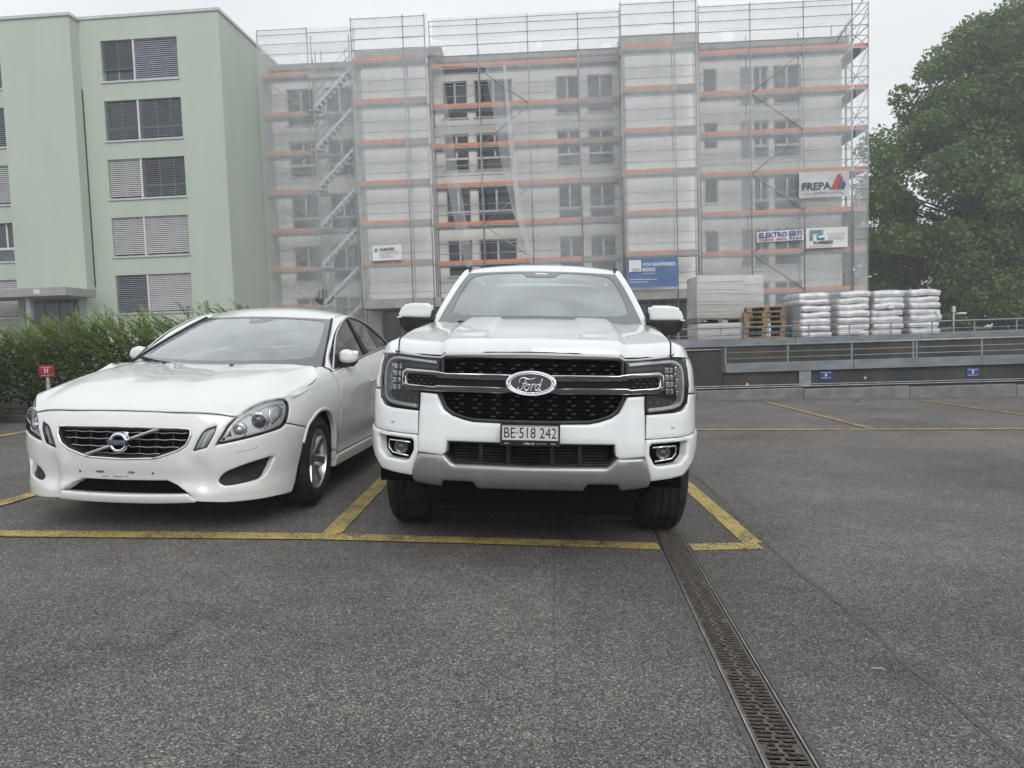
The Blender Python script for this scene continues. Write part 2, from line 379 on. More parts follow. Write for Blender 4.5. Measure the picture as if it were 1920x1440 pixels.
def asphalt(name,dark=1.0):
    m=newmat(name); nt=m.node_tree; N=nt.nodes.new; L=nt.links.new
    out=N('ShaderNodeOutputMaterial'); b=N('ShaderNodeBsdfPrincipled'); L(b.outputs[0],out.inputs[0])
    c,nm,_,_=asphalt_nodes(nt,dark); L(c,b.inputs['Base Color']); L(nm,b.inputs['Normal']); b.inputs['Roughness'].default_value=.85; b.inputs['Specular IOR Level'].default_value=.3
    return m
def roadpaint(name,col,col2,thr=.47):
    m=newmat(name); nt=m.node_tree; N=nt.nodes.new; L=nt.links.new
    out=N('ShaderNodeOutputMaterial'); b=N('ShaderNodeBsdfPrincipled'); L(b.outputs[0],out.inputs[0])
    c,nm,tc,n3=asphalt_nodes(nt,.9)
    n=N('ShaderNodeTexNoise'); n.inputs['Scale'].default_value=70; n.inputs['Detail'].default_value=4; n.inputs['Roughness'].default_value=.7; L(tc.outputs['Object'],n.inputs[0])
    ad=N('ShaderNodeMath'); ad.operation='MULTIPLY_ADD'; ad.inputs[1].default_value=.55; L(n3.outputs[0],ad.inputs[0]); L(n.outputs[0],ad.inputs[2])
    r=N('ShaderNodeMapRange'); r.inputs[1].default_value=thr+.20; r.inputs[2].default_value=thr+.28; L(ad.outputs[0],r.inputs[0])
    pc=N('ShaderNodeMix'); pc.data_type='RGBA'; pc.inputs['A'].default_value=(*col2,1); pc.inputs['B'].default_value=(*col,1); L(n.outputs[0],pc.inputs['Factor'])
    x=N('ShaderNodeMix'); x.data_type='RGBA'; L(r.outputs[0],x.inputs['Factor']); L(c,x.inputs['A']); L(pc.outputs['Result'],x.inputs['B'])
    L(x.outputs['Result'],b.inputs['Base Color']); L(nm,b.inputs['Normal']); b.inputs['Roughness'].default_value=.7
    return m
M_ASPH=asphalt('asphalt',1.13); M_PATCH=asphalt('asphalt_newer',1.0); M_SEAM=pbr('bitumen_seam',(.055,.053,.050),.85,c2=(.105,.101,.095),scale=70,bump=.4,bscale=90)
M_YEL=roadpaint('yellow_road_paint',(.55,.42,.12),(.44,.33,.09),.505); M_ORA=roadpaint('faded_orange_road_paint',(.46,.26,.075),(.36,.20,.06),.53)
M_CONC_D=pbr('dark_weathered_concrete',(.030,.029,.027),.9,c2=(.070,.067,.062),scale=1.6,bump=.3,bscale=40,stretch=(1,1,.35),detail=9,lo=.3,hi=.7)
M_CONC=pbr('kerb_concrete',(.22,.215,.205),.85,c2=(.15,.147,.14),scale=3,bump=.35,bscale=70,detail=8)
M_STEEL=pbr('galvanised_steel',(.30,.325,.345),.48,.55,c2=(.22,.24,.255),scale=7,rvar=.1)
M_BAND=pbr('painted_steel_band',(.21,.235,.255),.55,.15,c2=(.15,.17,.185),scale=2.2,detail=8,stretch=(1,1,3))
M_SITE=pbr('site_gravel',(.20,.19,.17),.95,c2=(.12,.115,.10),scale=12,bump=.6,bscale=60,detail=8)
M_SOIL=pbr('soil',(.05,.04,.028),.95,c2=(.03,.026,.02),scale=14,bump=.7,bscale=40)
M_WHITEPAINT=pbr('white_marking',(.7,.7,.68),.6,c2=(.6,.6,.58),scale=20)
# ================================================================== ground, falling towards the drain
DR=lambda Y:.780+.0765*(Y-1.99)                      # drain centre line
def gz(X,Y):
    xr=DR(min(max(Y,-6),15))+.10; X=max(min(X,22.),-12.)
    return -.02-.045*(min(X,xr)-.06)-.02*max(0.,X-xr)
def sheet(name,cols,rows,mat,dz=0.,label=None,kind='structure',parent=None):
    """cols: list of functions X(Y); rows: list of Y"""
    V=[(c(y),y,gz(c(y),y)+dz) for y in rows for c in cols]; n=len(cols)
    Fc=[(j*n+i,j*n+i+1,(j+1)*n+i+1,(j+1)*n+i) for j in range(len(rows)-1) for i in range(n-1)]
    return obj(name,V,Fc,mat,parent,False,label,kind)
K=lambda v:(lambda Y:v)
HW=.083
yr=[-40,-6,0,2,4,6,8,10,12,14.6]
V=[];Fc=[]
for side in (0,1):
    cs=[K(-140),K(-60),K(-12),K(-6),K(-3),K(-1),lambda Y:DR(Y)-HW] if side==0 else [lambda Y:DR(Y)+HW,lambda Y:DR(Y)+.10,K(4),K(8),K(22),K(60),K(140)]
    k=len(V); n=len(cs); V+=[(c(y),y,gz(c(y),y)) for y in yr for c in cs]
    Fc+=[(k+j*n+i,k+j*n+i+1,k+(j+1)*n+i+1,k+(j+1)*n+i) for j in range(len(yr)-1) for i in range(n-1)]
ground=obj('ground',V,Fc,M_ASPH,None,False,'grey asphalt of the car park','structure' ); ground['label']='worn grey asphalt surface of the car park'
# newer, darker strip of asphalt along the drain
rnd=random.Random(4)
wob=lambda Y,s:.018*math.sin(Y*2.3+s)+.012*math.sin(Y*5.9+s*2)+.006*math.sin(Y*13.1+s)
pr=[.2+.12*i for i in range(62)]
SX=lambda Y:1.455+.0300*(Y-2)+.028*max(0,Y-4.2)+wob(Y,1.)        # right seam
JX=lambda Y:.088+.062*(Y-1.98)+wob(Y,3.)*.12                        # left joint
pat=sheet('asphalt_patch',[JX,lambda Y:DR(Y)-HW],pr,M_PATCH,.004); pat['label']='darker asphalt strip left of the drain'
pat=sheet('asphalt_patch',[lambda Y:DR(Y)+HW,lambda Y:DR(Y)+.10,SX],pr,M_PATCH,.004); pat['label']='darker asphalt strip right of the drain'
seam=sheet('tar_seam',[lambda Y:SX(Y)-.012+wob(Y*1.7,5.)*.35,lambda Y:SX(Y)+.010+wob(Y*2.3,2.)*.35],pr,M_SEAM,.006); seam['label']='wavy dark seam in the asphalt'
# painted bay lines
def ribbon(name,pts,wd,mat,label,dz=.008,step=.35):
    P=[Vector((p[0],p[1],0)) for p in pts]; out=[]
    for a,b in zip(P,P[1:]):
        n=max(1,int((b-a).length/step)); out+=[a.lerp(b,k/n) for k in range(n)]
    out.append(P[-1]); V=[]; 
    for i,p in enumerate(out):
        t=(out[min(i+1,len(out)-1)]-out[max(i-1,0)]).normalized(); q=Vector((-t.y,t.x,0))*wd/2
        for s in (1,-1): r=p+q*s; V.append((r.x,r.y,gz(r.x,r.y)+dz))
    o=obj(name,V,[(2*i+1,2*i+3,2*i+2,2*i) for i in range(len(out)-1)],mat); return tag(o,label,kind='structure')
bd=math.tan(R(3.9))                                   # bays run a little to the right of straight ahead
ribbon('road_marking',[(-9.5,4.65),(-3.17,4.293),(-1.2,4.318),(.1,4.252),(DR(4.2)-HW-.012,4.198)],.135,M_YEL,'yellow line across the front of the two bays')
ribbon('road_marking',[(DR(4.19)+HW+.012,4.186),(1.46,4.20)],.135,M_YEL,'short yellow line right of the drain')
for x,lab,y1 in ((-1.16,'yellow line between the sedan and the pickup',9.5),(1.437,'yellow line along the right of the pickup',9.5),(-3.80+.05,'yellow line left of the white sedan',9.5),(-6.35,'yellow line beside the black car',9.5)):
    y0=4.37 if x<1 else 4.26
    ribbon('road_marking',[(x,y0),(x+bd*(y1-y0)*(.25 if x>1.4 or x>-1.3 else .9),y1)],.12,M_YEL,lab,dz=.0085)
ribbon('road_marking',[(1.2,9.75),(2.5,9.68),(4.87,9.52),(6.8,9.40),(14,9.0)],.10,M_YEL,'thin yellow line across the far bays',dz=.0085)
ribbon('road_marking',[(4.88,9.60),(4.95,13.9)],.13,M_ORA,'faded orange bay line nearer the pickup')
ribbon('road_marking',[(8.02,9.5),(7.98,13.9)],.13,M_ORA,'faded orange bay line at the far right')
# ------------------------------------------------------------------ slotted drain
M_IRON=pbr('cast_iron_grate',(.155,.130,.115),.5,.35,c2=(.09,.075,.066),scale=30,bump=.3,bscale=120)
M_EDGE=pbr('steel_channel_edge',(.42,.42,.41),.35,.9,c2=(.25,.25,.245),scale=9)
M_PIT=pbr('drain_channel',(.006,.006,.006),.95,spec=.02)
a=math.atan(.0765)
dy0,dy1=.6,13.6
def dpt(off,y,dz): x=DR(y)+off; return (x,y,gz(x,y)+dz)
drain=thing('drain_channel','long slotted cast iron drain running under the pickup','drain',(DR(2),2,gz(DR(2),2)))
bpy.context.view_layer.update(); inv=drain.matrix_world.inverted()
def dl(V): return [tuple(inv@Vector(v)) for v in V]
ys=[dy0,3,6,9,dy1]
def dstrip(name,o0,o1,z0,z1,mat):
    V=[];F_=[]
    for y in ys: V+=[dpt(o0,y,z0),dpt(o1,y,z0),dpt(o1,y,z1),dpt(o0,y,z1)]
    for i in range(len(ys)-1):
        b=4*i; F_+=[(b+3,b+2,b+6,b+7),(b+0,b+3,b+7,b+4),(b+2,b+1,b+5,b+6),(b+1,b+0,b+4,b+5)]
    return obj(name,dl(V),F_,mat,drain)
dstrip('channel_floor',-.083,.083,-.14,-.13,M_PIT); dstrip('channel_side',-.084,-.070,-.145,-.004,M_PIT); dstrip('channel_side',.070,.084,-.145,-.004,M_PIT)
dstrip('joint_filler',-.108,-.0845,-.02,.0065,M_SEAM); dstrip('joint_filler',.0845,.104,-.02,.0065,M_SEAM)
dstrip('edge_rail',-.079,-.0725,-.03,.006,M_EDGE); dstrip('edge_rail',.0725,.079,-.03,.006,M_EDGE)
g=MB(); GL=.498; n=21; pitch=GL/n
g.box((-.0695,0,-.02),(-.0585,GL,0)); g.box((.0585,0,-.02),(.0695,GL,0))
for i in range(n):
    y=i*pitch+pitch*.60; sh=.007*(1 if i%2 else -1)+.004*math.sin(i*1.3); last=(i==n-1)
    g.box((-.0585,y,-.0055),(.0585,y+pitch*.40,-.002))
    # winding middle web, then raised lugs along each bar
    g.add([(sh-.006,y-pitch*.60,-.016),(sh+.006,y-pitch*.60,-.016),(sh+.006,y,-.016),(sh-.006,y,-.016),(sh-.006,y-pitch*.60,-.0025),(sh+.006,y-pitch*.60,-.0025),(sh+.006,y,-.0025),(sh-.006,y,-.0025)],[(4,5,6,7),(0,4,7,3),(1,2,6,5)])
    if last or i==0: 
        for lx in (-.0585,.038): g.box((lx,y-pitch*.60,-.016),(lx+.0205,y,-.0025))
    for lx in (-.046,-.018,.013,.042): g.box((lx-.0085+sh*.5,y+.0012,-.002),(lx+.0085+sh*.5,y+pitch*.22,.0010))
gme=mesh('grate',g.v,g.f); gme.materials.append(M_IRON)
for i in range(25):
    y=dy0+.01+i*.5*math.cos(a)
    o=bpy.data.objects.new('grate',gme); COL.objects.link(o); o.parent=drain
    p=Vector(dpt(0,y,-.002)); o.location=inv@p; o.rotation_euler=(0,R(2.0),-a)
# ------------------------------------------------------------------ site behind: raised ground, retaining walls, rails
site=obj('site_ground',[(-140,17.1,.90),(2,17.1,.90),(140,17.1,.90),(140,130,.90),(2,130,.90),(-140,130,.90)],[(0,1,4,5),(1,2,3,4)],M_SITE,None,False,'gravel ground around the buildings','structure'); site['label']='bare ground around the apartment buildings'
vg=obj('verge',[(-60,9.78,.40),(-2.2,9.78,.16),(-2.2,17.1,.90),(-60,17.1,.90)],[(0,1,2,3)],M_SOIL); tag(vg,'planted soil strip under the hedge',kind='structure')
ap=obj('site_apron',[(-2.2,9.6,.07),(1.6,9.6,-.10),(1.6,14.4,-.05),(2.2,17.1,.90),(-2.2,17.1,.90)],[(0,1,2,3,4)],M_SITE); tag(ap,'sloping ground behind the parked cars',kind='structure')
# kerb stones along the verge
kb=MB()
for i in range(9):
    x=-12.0+i*1.1; z=gz(x+.5,9.7); 
    o=MB().cbox((0,0,-.12),(1.09,.10,.125),.012).build('kerb_stone',M_CONC_D); o.location=(x,9.68,z); o.rotation_euler=(0,R(2.57),0)
    o.parent=vg
lw=thing('retaining_wall','dark weathered concrete wall with light kerb foot at the far side of the lot','wall',(4,14.5,0))
def lwb(name,lo,hi,mat,b=.008): 
    return MB().cbox(tuple(lo[i]-(4,14.5,0)[i] for i in range(3)),tuple(hi[i]-(4,14.5,0)[i] for i in range(3)),b).build(name,mat,lw)
lwb('wall_body',(1.6,14.60,-.3),(4.33,14.95,.86),M_CONC_D); lwb('wall_body',(4.335,14.60,-.3),(40,14.93,.40),M_CONC_D)
lwb('wall_cap',(1.6,14.56,.865),(4.335,14.99,.885),M_CONC)
x=1.6
while x<30:
    L_=2.18; zt=.045-.014*(x-3.7)*.9; o=lwb('kerb_stone',(x,14.47,-.45),(x+L_-.006,14.62,zt),M_CONC,.015); x+=L_
for z0,r_ in ((.085,.014),(.125,.012)):
    MB().tube([(-2.4,-.0+.06,z0+.02),(0,.06,z0),(9,.06,z0-.06),(26,.06,z0-.17)],r_,8).build('pipe',M_STEEL,lw,True)
lwb('junction_box',(5.90,14.55,.055),(6.15,14.598,.40),M_STEEL,.01)
for x,z,s in ((4.85,.145,.03),(7.28,.20,.03)):
    o=MB().prism([(0,s),(-s,0),(0,-s),(s,0)],0,.004).build('survey_mark',M_WHITEPAINT,lw); o.location=(x-4,.0975,z); o.rotation_euler=(R(90),0,0)
# ramp floor and rear wall
tf=obj('terrace_floor',[(4.335,14.93,.40),(40,14.93,.40),(40,17.0,.42),(4.335,17.0,.42)],[(0,1,2,3)],M_CONC_D); tag(tf,'lower terrace floor between the two concrete walls',kind='structure')
rw=thing('terrace_wall','upper dark concrete wall with blue grey steel band below the stacked pallets','wall',(4,17,0))
def rwb(name,lo,hi,mat,b=.008): return MB().cbox((lo[0]-4,lo[1]-17,lo[2]),(hi[0]-4,hi[1]-17,hi[2]),b).build(name,mat,rw)
rwb('wall_body',(-2.2,17.0,.0),(40,17.3,.895),M_CONC_D)
x=-2.2
while x<38: rwb('steel_band',(x,16.955,.885),(x+2.99,16.99,1.055),M_BAND,.006); x+=3.0
# railings
def railing(name,label,y,posts,z0,ztop,mids,x0,x1,band=None):
    t=thing(name,label,'railing',(posts[0],y,z0)); 
    ox,oy,oz=posts[0],y,z0
    for p in posts: MB().box((p-ox-.014,-.007,-.0),(p-ox+.014,.007,ztop-oz)).build('post',M_STEEL,t)
    MB().tube([(x0-ox,0,ztop-oz),(x1-ox,0,ztop-oz)],.019,8).build('top_rail',M_STEEL,t,True)
    for m_ in mids: MB().tube([(x0-ox,0,m_-oz),(x1-ox,0,m_-oz)],.010,6).build('mid_rail',M_STEEL,t,True)
    if band:
        xx=x0
        while xx<x1-.1: MB().cbox((xx-ox,-.035,band[0]-oz),(min(xx+2.62,x1)-ox,-.010,band[1]-oz),.005).build('steel_band',M_BAND,t); xx+=2.63
    return t
railing('lower_railing','grey steel railing with three bars on the lower wall above the parking signs',14.55,[4.39,5.67,6.98,8.24,8.31,9.65,11.0,12.35,13.7,15.0],.40,.94,(.68,.80),4.38,15.0,(.395,.585))
railing('upper_railing','thin grey railing in front of the wrapped bag stacks',16.97,[4.0,5.02,6.15,7.12,8.09,9.08,10.06,11.07,12.08,13.1,14.1,15.1,16.1],1.05,1.33,(1.16,),3.9,16.1)
# ================================================================== buildings
M_GREEN=pbr('pale_green_render',(.44,.505,.43),.9,c2=(.395,.458,.39),scale=1.1,bump=.15,bscale=90,detail=8,stretch=(1,1,.16),lo=.3,hi=.75)
M_GREY=pbr('grey_render_unfinished',(.82,.80,.755),.9,c2=(.75,.73,.69),scale=.4,bump=.12,bscale=60,detail=7)
M_GREY2=pbr('grey_render_tower',(.84,.825,.79),.9,c2=(.78,.765,.73),scale=.5,bump=.12,bscale=60,detail=7)
M_COPING=pbr('metal_coping',(.52,.54,.55),.4,.4,c2=(.45,.47,.48),scale=3)
M_FRAME=pbr('white_window_frame',(.62,.63,.63),.5,c2=(.55,.56,.56),scale=5)
M_BLINDG=pbr('grey_blind',(.46,.455,.47),.5,.1,c2=(.42,.415,.43),scale=3)
M_BLIND=pbr('silver_blind',(.29,.31,.36),.45,.15,c2=(.24,.26,.31),scale=3)
M_FRAMED=pbr('grey_frame',(.30,.31,.32),.5,c2=(.26,.27,.28),scale=4)
M_DARK=pbr('dark_room',(.02,.022,.026),.8)
M_CONCL=pbr('canopy_concrete',(.34,.33,.31),.85,c2=(.27,.265,.25),scale=2,bump=.2,bscale=50)
def windowglass(name,c1,c2):
    m=pbr(name,c1,.06,0,c2=c2,scale=.8,spec=.6,detail=3); return m
M_PANE=windowglass('window_pane',(.018,.024,.032),(.05,.06,.075)); M_PANE2=windowglass('window_pane_pale',(.05,.06,.07),(.10,.115,.13))
def planar(a,b):
    a=np.asarray(a,float); return np.stack([a,0*a,np.asarray(b,float)+0*a],-1)
def rect(a0,a1,b0,b1): return [(a0,b0),(a1,b0),(a1,b1),(a0,b1)]
# ---------------- green apartment block (local x along the facade, y into it)
GY=R(-4.5)
gb=thing('apartment_building','pale green five storey apartment block with grey slatted blinds','building',(0,31.2,0),(0,0,GY))
Wn=[(-17.96,-14.39,2.96,4.68,-16.45),(-17.97,-14.37,5.52,7.27,-16.45),(-17.97,-14.37,8.10,9.86,-16.43),(-17.96,-14.37,10.68,12.44,-16.40),(-17.95,-14.40,13.28,15.07,-16.45)]
Wl=[(-26.1,-22.66,z0,z1,-24.4) for (_,_,z0,z1,_) in Wn]
WALLTOP=16.02
panel('wall',gb,M_GREEN,planar,rect(-40,-12.5,.3,WALLTOP),[rect(a0,a1,z0,z1) for a0,a1,z0,z1,_ in Wn+Wl],r=0,depth=.22,h=2.,bstep=3.)
MB().box((-12.504,.004,.3),(-12.44,9.5,WALLTOP)).box((-40,.23,.3),(-12.51,.30,2.0)).build('side_wall',M_GREEN,gb)
MB().box((-40,9.0,.3),(-12.52,9.4,WALLTOP)).build('rear_wall',M_GREEN,gb)
MB().box((-40,.24,WALLTOP-.3),(-12.5,9.5,WALLTOP-.02)).build('roof',M_COPING,gb)
MB().cbox((-18.9,-.06,WALLTOP+.002),(-12.38,.16,WALLTOP+.14),.01).build('coping',M_COPING,gb)
MB().cbox((-12.60,.165,WALLTOP+.002),(-12.37,9.6,WALLTOP+.14),.01).build('coping',M_COPING,gb)
MB().cbox((-40,-.06,WALLTOP+.002),(-22.2,.16,WALLTOP+.14),.01).build('coping',M_COPING,gb)
# projecting stair block
MB().box((-22.25,-.60,4.0),(-18.93,-.002,WALLTOP-.05)).build('stair_block',M_GREEN,gb)
MB().cbox((-22.33,-.68,WALLTOP-.048),(-18.85,.10,WALLTOP+.09),.01).build('stair_coping',M_COPING,gb)
MB().box((-18.928,-.07,4.2),(-18.905,-.004,13.0)).build('stair_slot_window',M_DARK,gb)
MB().box((-19.35,-.62,1.2),(-18.97,-.004,3.99)).build('entrance_pier',M_GREEN,gb); MB().box((-22.25,-.60,1.2),(-22.0,-.004,3.99)).build('entrance_pier',M_GREEN,gb)
cp=MB().cbox((-24.6,-2.6,3.66),(-18.5,-.61,4.02),.02).build('canopy',M_CONCL,gb); 
MB().box((-19.9,-2.612,3.75),(-19.62,-2.603,3.95)).build('canopy_lamp',M_FRAME,cp)
MB().box((-20.55,-2.3,1.0),(-20.35,-2.1,3.655)).build('canopy_post',M_FRAMED,gb)
dr=MB().box((-22.0,-.30,1.0),(-19.36,-.26,3.6)).build('entrance_glazing',M_PANE,gb)
for x in (-22.0,-21.3,-20.6,-19.9,-19.42): MB().box((x,-.35,1.0),(x+.07,-.302,3.6)).build('frame_post',M_FRAMED,dr)
MB().box((-22.0,-.36,1.0),(-19.36,-.352,1.75)).build('panel',M_FRAMED,dr)
# windows with venetian blinds
def slats(name,x0,x1,z0,z1,mat,parent,tilt,y=.09,pitch=.088):
    g_=MB(); n=int((z1-z0)/pitch); wd=.078
    for i in range(n):
        z=z1-.03-i*pitch; dx=wd*.5*math.cos(tilt); dz=wd*.5*math.sin(tilt)
        g_.add([(x0,y-dx,z-dz),(x1,y-dx,z-dz),(x1,y+dx,z+dz),(x0,y+dx,z+dz),(x0,y-dx+.004,z-dz+.012),(x1,y-dx+.004,z-dz+.012),(x1,y+dx,z+dz+.010),(x0,y+dx,z+dz+.010)],[(3,2,1,0),(4,5,6,7),(0,1,5,4),(2,3,7,6)])
    return g_.build(name,mat,parent,kind='stuff')
def gwindow(a0,a1,z0,z1,dv,lt,rt,lz=None):
    wdw=MB().box((a0+.003,.20,z0+.003),(a1-.003,.215,z1-.003)).build('window',M_PANE,gb)
    MB().cbox((a0-.05,-.06,z0-.075),(a1+.05,.19,z0+.012),.008).build('sill',M_COPING,wdw)
    MB().box((dv-.035,.02,z0+.014),(dv+.035,.198,z1-.004)).build('divider',M_FRAME,wdw)
    for x in (a0+.02,a0+(dv-a0)*.45,a0+(dv-a0)*.95-.06,dv+.06,dv+(a1-dv)*.38,dv+(a1-dv)*.7,a1-.08): MB().box((x,.16,z0+.014),(x+.055,.199,z1-.004)).build('mullion',M_FRAMED,wdw)
    MB().box((a0+.02,.158,z0+.55),(a1-.02,.1595,z0+.62)).build('transom',M_FRAMED,wdw)
    zl=lz if lz else z0+.02
    slats('blind_slats',a0+.02,dv-.04,zl,z1,M_BLIND if lt<1 else M_BLINDG,wdw,lt)
    slats('blind_slats',dv+.04,a1-.02,z0+.02,z1,M_BLIND if rt<1 else M_BLINDG,wdw,rt)
    return wdw
OPEN,HALF,SHUT=.12,.62,1.02
st=[(HALF*.6,SHUT),(SHUT,SHUT),(SHUT,OPEN),(OPEN,OPEN),(.30,SHUT*.92)]
for (a0,a1,z0,z1,dv),(l_,r_) in zip(Wn,st): gwindow(a0,a1,z0,z1,dv,l_,r_,z0+.42 if z0>13 else None)
st2=[SHUT,SHUT,None,SHUT,SHUT,.4]
for i,(a0,a1,z0,z1,dv) in enumerate(Wl):
    if i==1:
        wdw=MB().box((a0+.003,.20,z0+.003),(a1-.003,.215,z1-.003)).build('window',M_PANE,gb); MB().cbox((a0-.05,-.06,z0-.075),(a1+.05,.19,z0+.012),.008).build('sill',M_COPING,wdw)
        MB().box((a0,.17,z0+.55),(a1-.01,.199,z0+.66)).build('transom',M_FRAME,wdw); MB().box((a1-.55,.17,z0+.67),(a1-.47,.199,z1-.01)).build('mullion',M_FRAME,wdw)
        MB().box((a0,.165,z0+.06),(a1-.02,.169,z0+.54)).build('lower_pane',M_PANE2,wdw)
    else: gwindow(a0,a1,z0,z1,dv,SHUT,[SHUT,0,SHUT,HALF,.3][i])
# ---------------- grey block under renovation
SY=R(-2.8)
sb=thing('apartment_building','grey rendered apartment block being renovated behind scaffolding','building',(0,37.1,0),(0,0,SY))
ftop=[14.48,11.83,9.12,6.42,3.72]
WT=1.86
cols=[(-11.25,-9.75),(-9.2,-7.75),(-3.12,-1.83),(-1.48,.49),(2.69,3.88),(4.28,5.60),(12.60,13.33),(13.59,14.95)]
wins=[(a0,a1,t-WT,t) for t in ftop for a0,a1 in cols]
small=[(10.12,10.78,t-1.30,t-.02) for t in ftop]
shut=[(11.98,12.5,t-WT,t) for t in ftop]
BT=15.35
holes=[rect(a0,a1,z0,z1) for a0,a1,z0,z1 in wins+small]
panel('wall',sb,M_GREY,planar,rect(-13.0,16.95,.4,BT),holes,r=0,depth=.25,h=2.5,bstep=4.)
MB().box((16.90,.004,.4),(16.95,11,BT)).box((-13,.26,.4),(16.89,.32,1.5)).build('side_wall',M_GREY,sb)
MB().box((-13,10.6,.4),(16.9,11,BT)).build('rear_wall',M_GREY,sb)
MB().cbox((-13.2,-.28,BT),(17.2,11.2,BT+.30),.02).build('roof_slab',M_CONCL,sb)
MB().cbox((5.9,-1.38,BT-.1),(9.6,3,BT+.42),.02).build('roof_box',M_CONCL,sb); MB().cbox((-7.2,-1.40,BT-.1),(-2.9,3,BT+.32),.02).build('roof_box',M_CONCL,sb)
for nm,a0,a1,z0 in (('stair_tower',-6.95,-3.58,2.9),('stair_tower',6.05,9.40,2.9)):
    MB().box((a0,-1.30,z0+.5),(a1,-.003,BT-.12)).build(nm,M_GREY2,sb)
# entrances below the towers
for a0,a1 in ((-7.2,-3.2),(5.6,9.5)):
    c_=MB().cbox((a0,-2.5,2.92),(a1,-.01,3.38),.02).build('canopy',M_CONCL,sb)
    dd=MB().box((a0+.5,-.10,.92),(a1-.3,-.02,2.9)).build('entrance_door',M_PANE,sb)
    for k in range(4):
        x=a0+.5+k*(a1-a0-.86)/3; MB().box((x,-.15,.92),(x+.06,-.105,2.9)).build('frame_post',M_FRAMED,dd)
MB().box((-4.75,-.13,1.5),(-4.25,-.111,2.2)).build('notice',M_FRAME,sb)
shared={}
def sbox(key,fn):
    if key not in shared: g_=MB(); fn(g_); shared[key]=mesh(key[0],g_.v,g_.f)
    return shared[key]
rw_=random.Random(8)
for (a0,a1,z0,z1) in wins:
    W_=round(a1-a0,2); t=.06
    def fr(g_,W_=W_):
        H=WT; g_.box((0,.10,0),(W_,.18,t)).box((0,.10,H-t),(W_,.18,H)).box((0,.10,t),(t,.18,H-t)).box((W_-t,.10,t),(W_,.18,H-t))
        g_.box((t,.09,.56),(W_-t,.18,.68)).box((W_/2-.05,.09,.68),(W_/2+.05,.18,H-t))
    o=link('window',sbox(('window',W_),fr),M_FRAME,sb); o.location=(a0,0,z0)
    for nm,x0,x1,q0,q1 in (('pane',t,W_/2-.05,.68,WT-t),('pane',W_/2+.05,W_-t,.68,WT-t),('lower_pane',t,W_-t,t,.56)):
        me=sbox((nm,round(x1-x0,2),round(q1-q0,2)),lambda g_,a=x1-x0,b=q1-q0:g_.box((0,0,0),(a,.02,b)))
        p=bpy.data.objects.new(nm,me); COL.objects.link(p); p.parent=o; p.location=(x0,.13,q0)
        if not me.materials: me.materials.append(M_PANE)
        p.material_slots[0].link='OBJECT'; p.material_slots[0].material=M_PANE2 if rw_.random()<.3 else M_PANE
    s_=MB().box((-.06,-.07,-.05),(W_+.06,.09,-.004)).build('sill',M_COPING,o)
for (a0,a1,z0,z1) in small:
    o=MB().box((a0,.10,z0),(a1,.18,z0+.07)).box((a0,.10,z1-.07),(a1,.18,z1)).box((a0,.10,z0+.07),(a0+.07,.18,z1-.07)).box((a1-.07,.10,z0+.07),(a1,.18,z1-.07)).build('small_window',M_FRAMED,sb)
    MB().box((a0+.07,.13,z0+.07),(a1-.07,.15,z1-.07)).build('pane',M_PANE,o)
for (a0,a1,z0,z1) in shut: MB().cbox((a0,-.05,z0),(a1,-.004,z1),.01).build('shutter',M_BLIND,sb)
# ================================================================== scaffolding
M_TUBE=pbr('scaffold_tube',(.40,.42,.44),.45,.45,c2=(.28,.295,.31),scale=8)
M_DECK=pbr('scaffold_deck',(.40,.43,.46),.6,.2,c2=(.31,.335,.36),scale=5)
M_TOE=pbr('orange_toe_board',(.62,.225,.115),.6,c2=(.54,.21,.12),scale=2.5,detail=6)
M_TOEW=pbr('weathered_timber_board',(.36,.25,.19),.8,c2=(.28,.22,.18),scale=3,stretch=(.4,1,4))
M_ALU=pbr('aluminium_stair',(.52,.54,.56),.4,.6,c2=(.42,.44,.46),scale=6)
LV=[3.17,5.08,7.0,8.92,10.86,12.79,14.72]
scf=thing('scaffold','tall tube scaffold with orange toe boards in front of the grey block','scaffold',(0,35.8,.9),(0,0,SY))
Z0=.9
tubes={}
def tube(name,p,q,r=.026,mat=None,parent=scf):
    p=Vector(p); q=Vector(q); Lg=round((q-p).length,2); key=(Lg,round(r,4))
    if key not in tubes:
        g_=MB().tube([(0,0,0),(0,0,Lg)],r,6); tubes[key]=mesh('tube',g_.v,g_.f,True)
    me=tubes[key]; 
    if not me.materials: me.materials.append(mat or M_TUBE)
    o=bpy.data.objects.new(name,me); COL.objects.link(o); o.parent=parent; o.location=(p.x,p.y,p.z-Z0)
    o.rotation_euler=(q-p).to_track_quat('Z','Y').to_euler()
    if mat: o.material_slots[0].link='OBJECT'; o.material_slots[0].material=mat
    return o
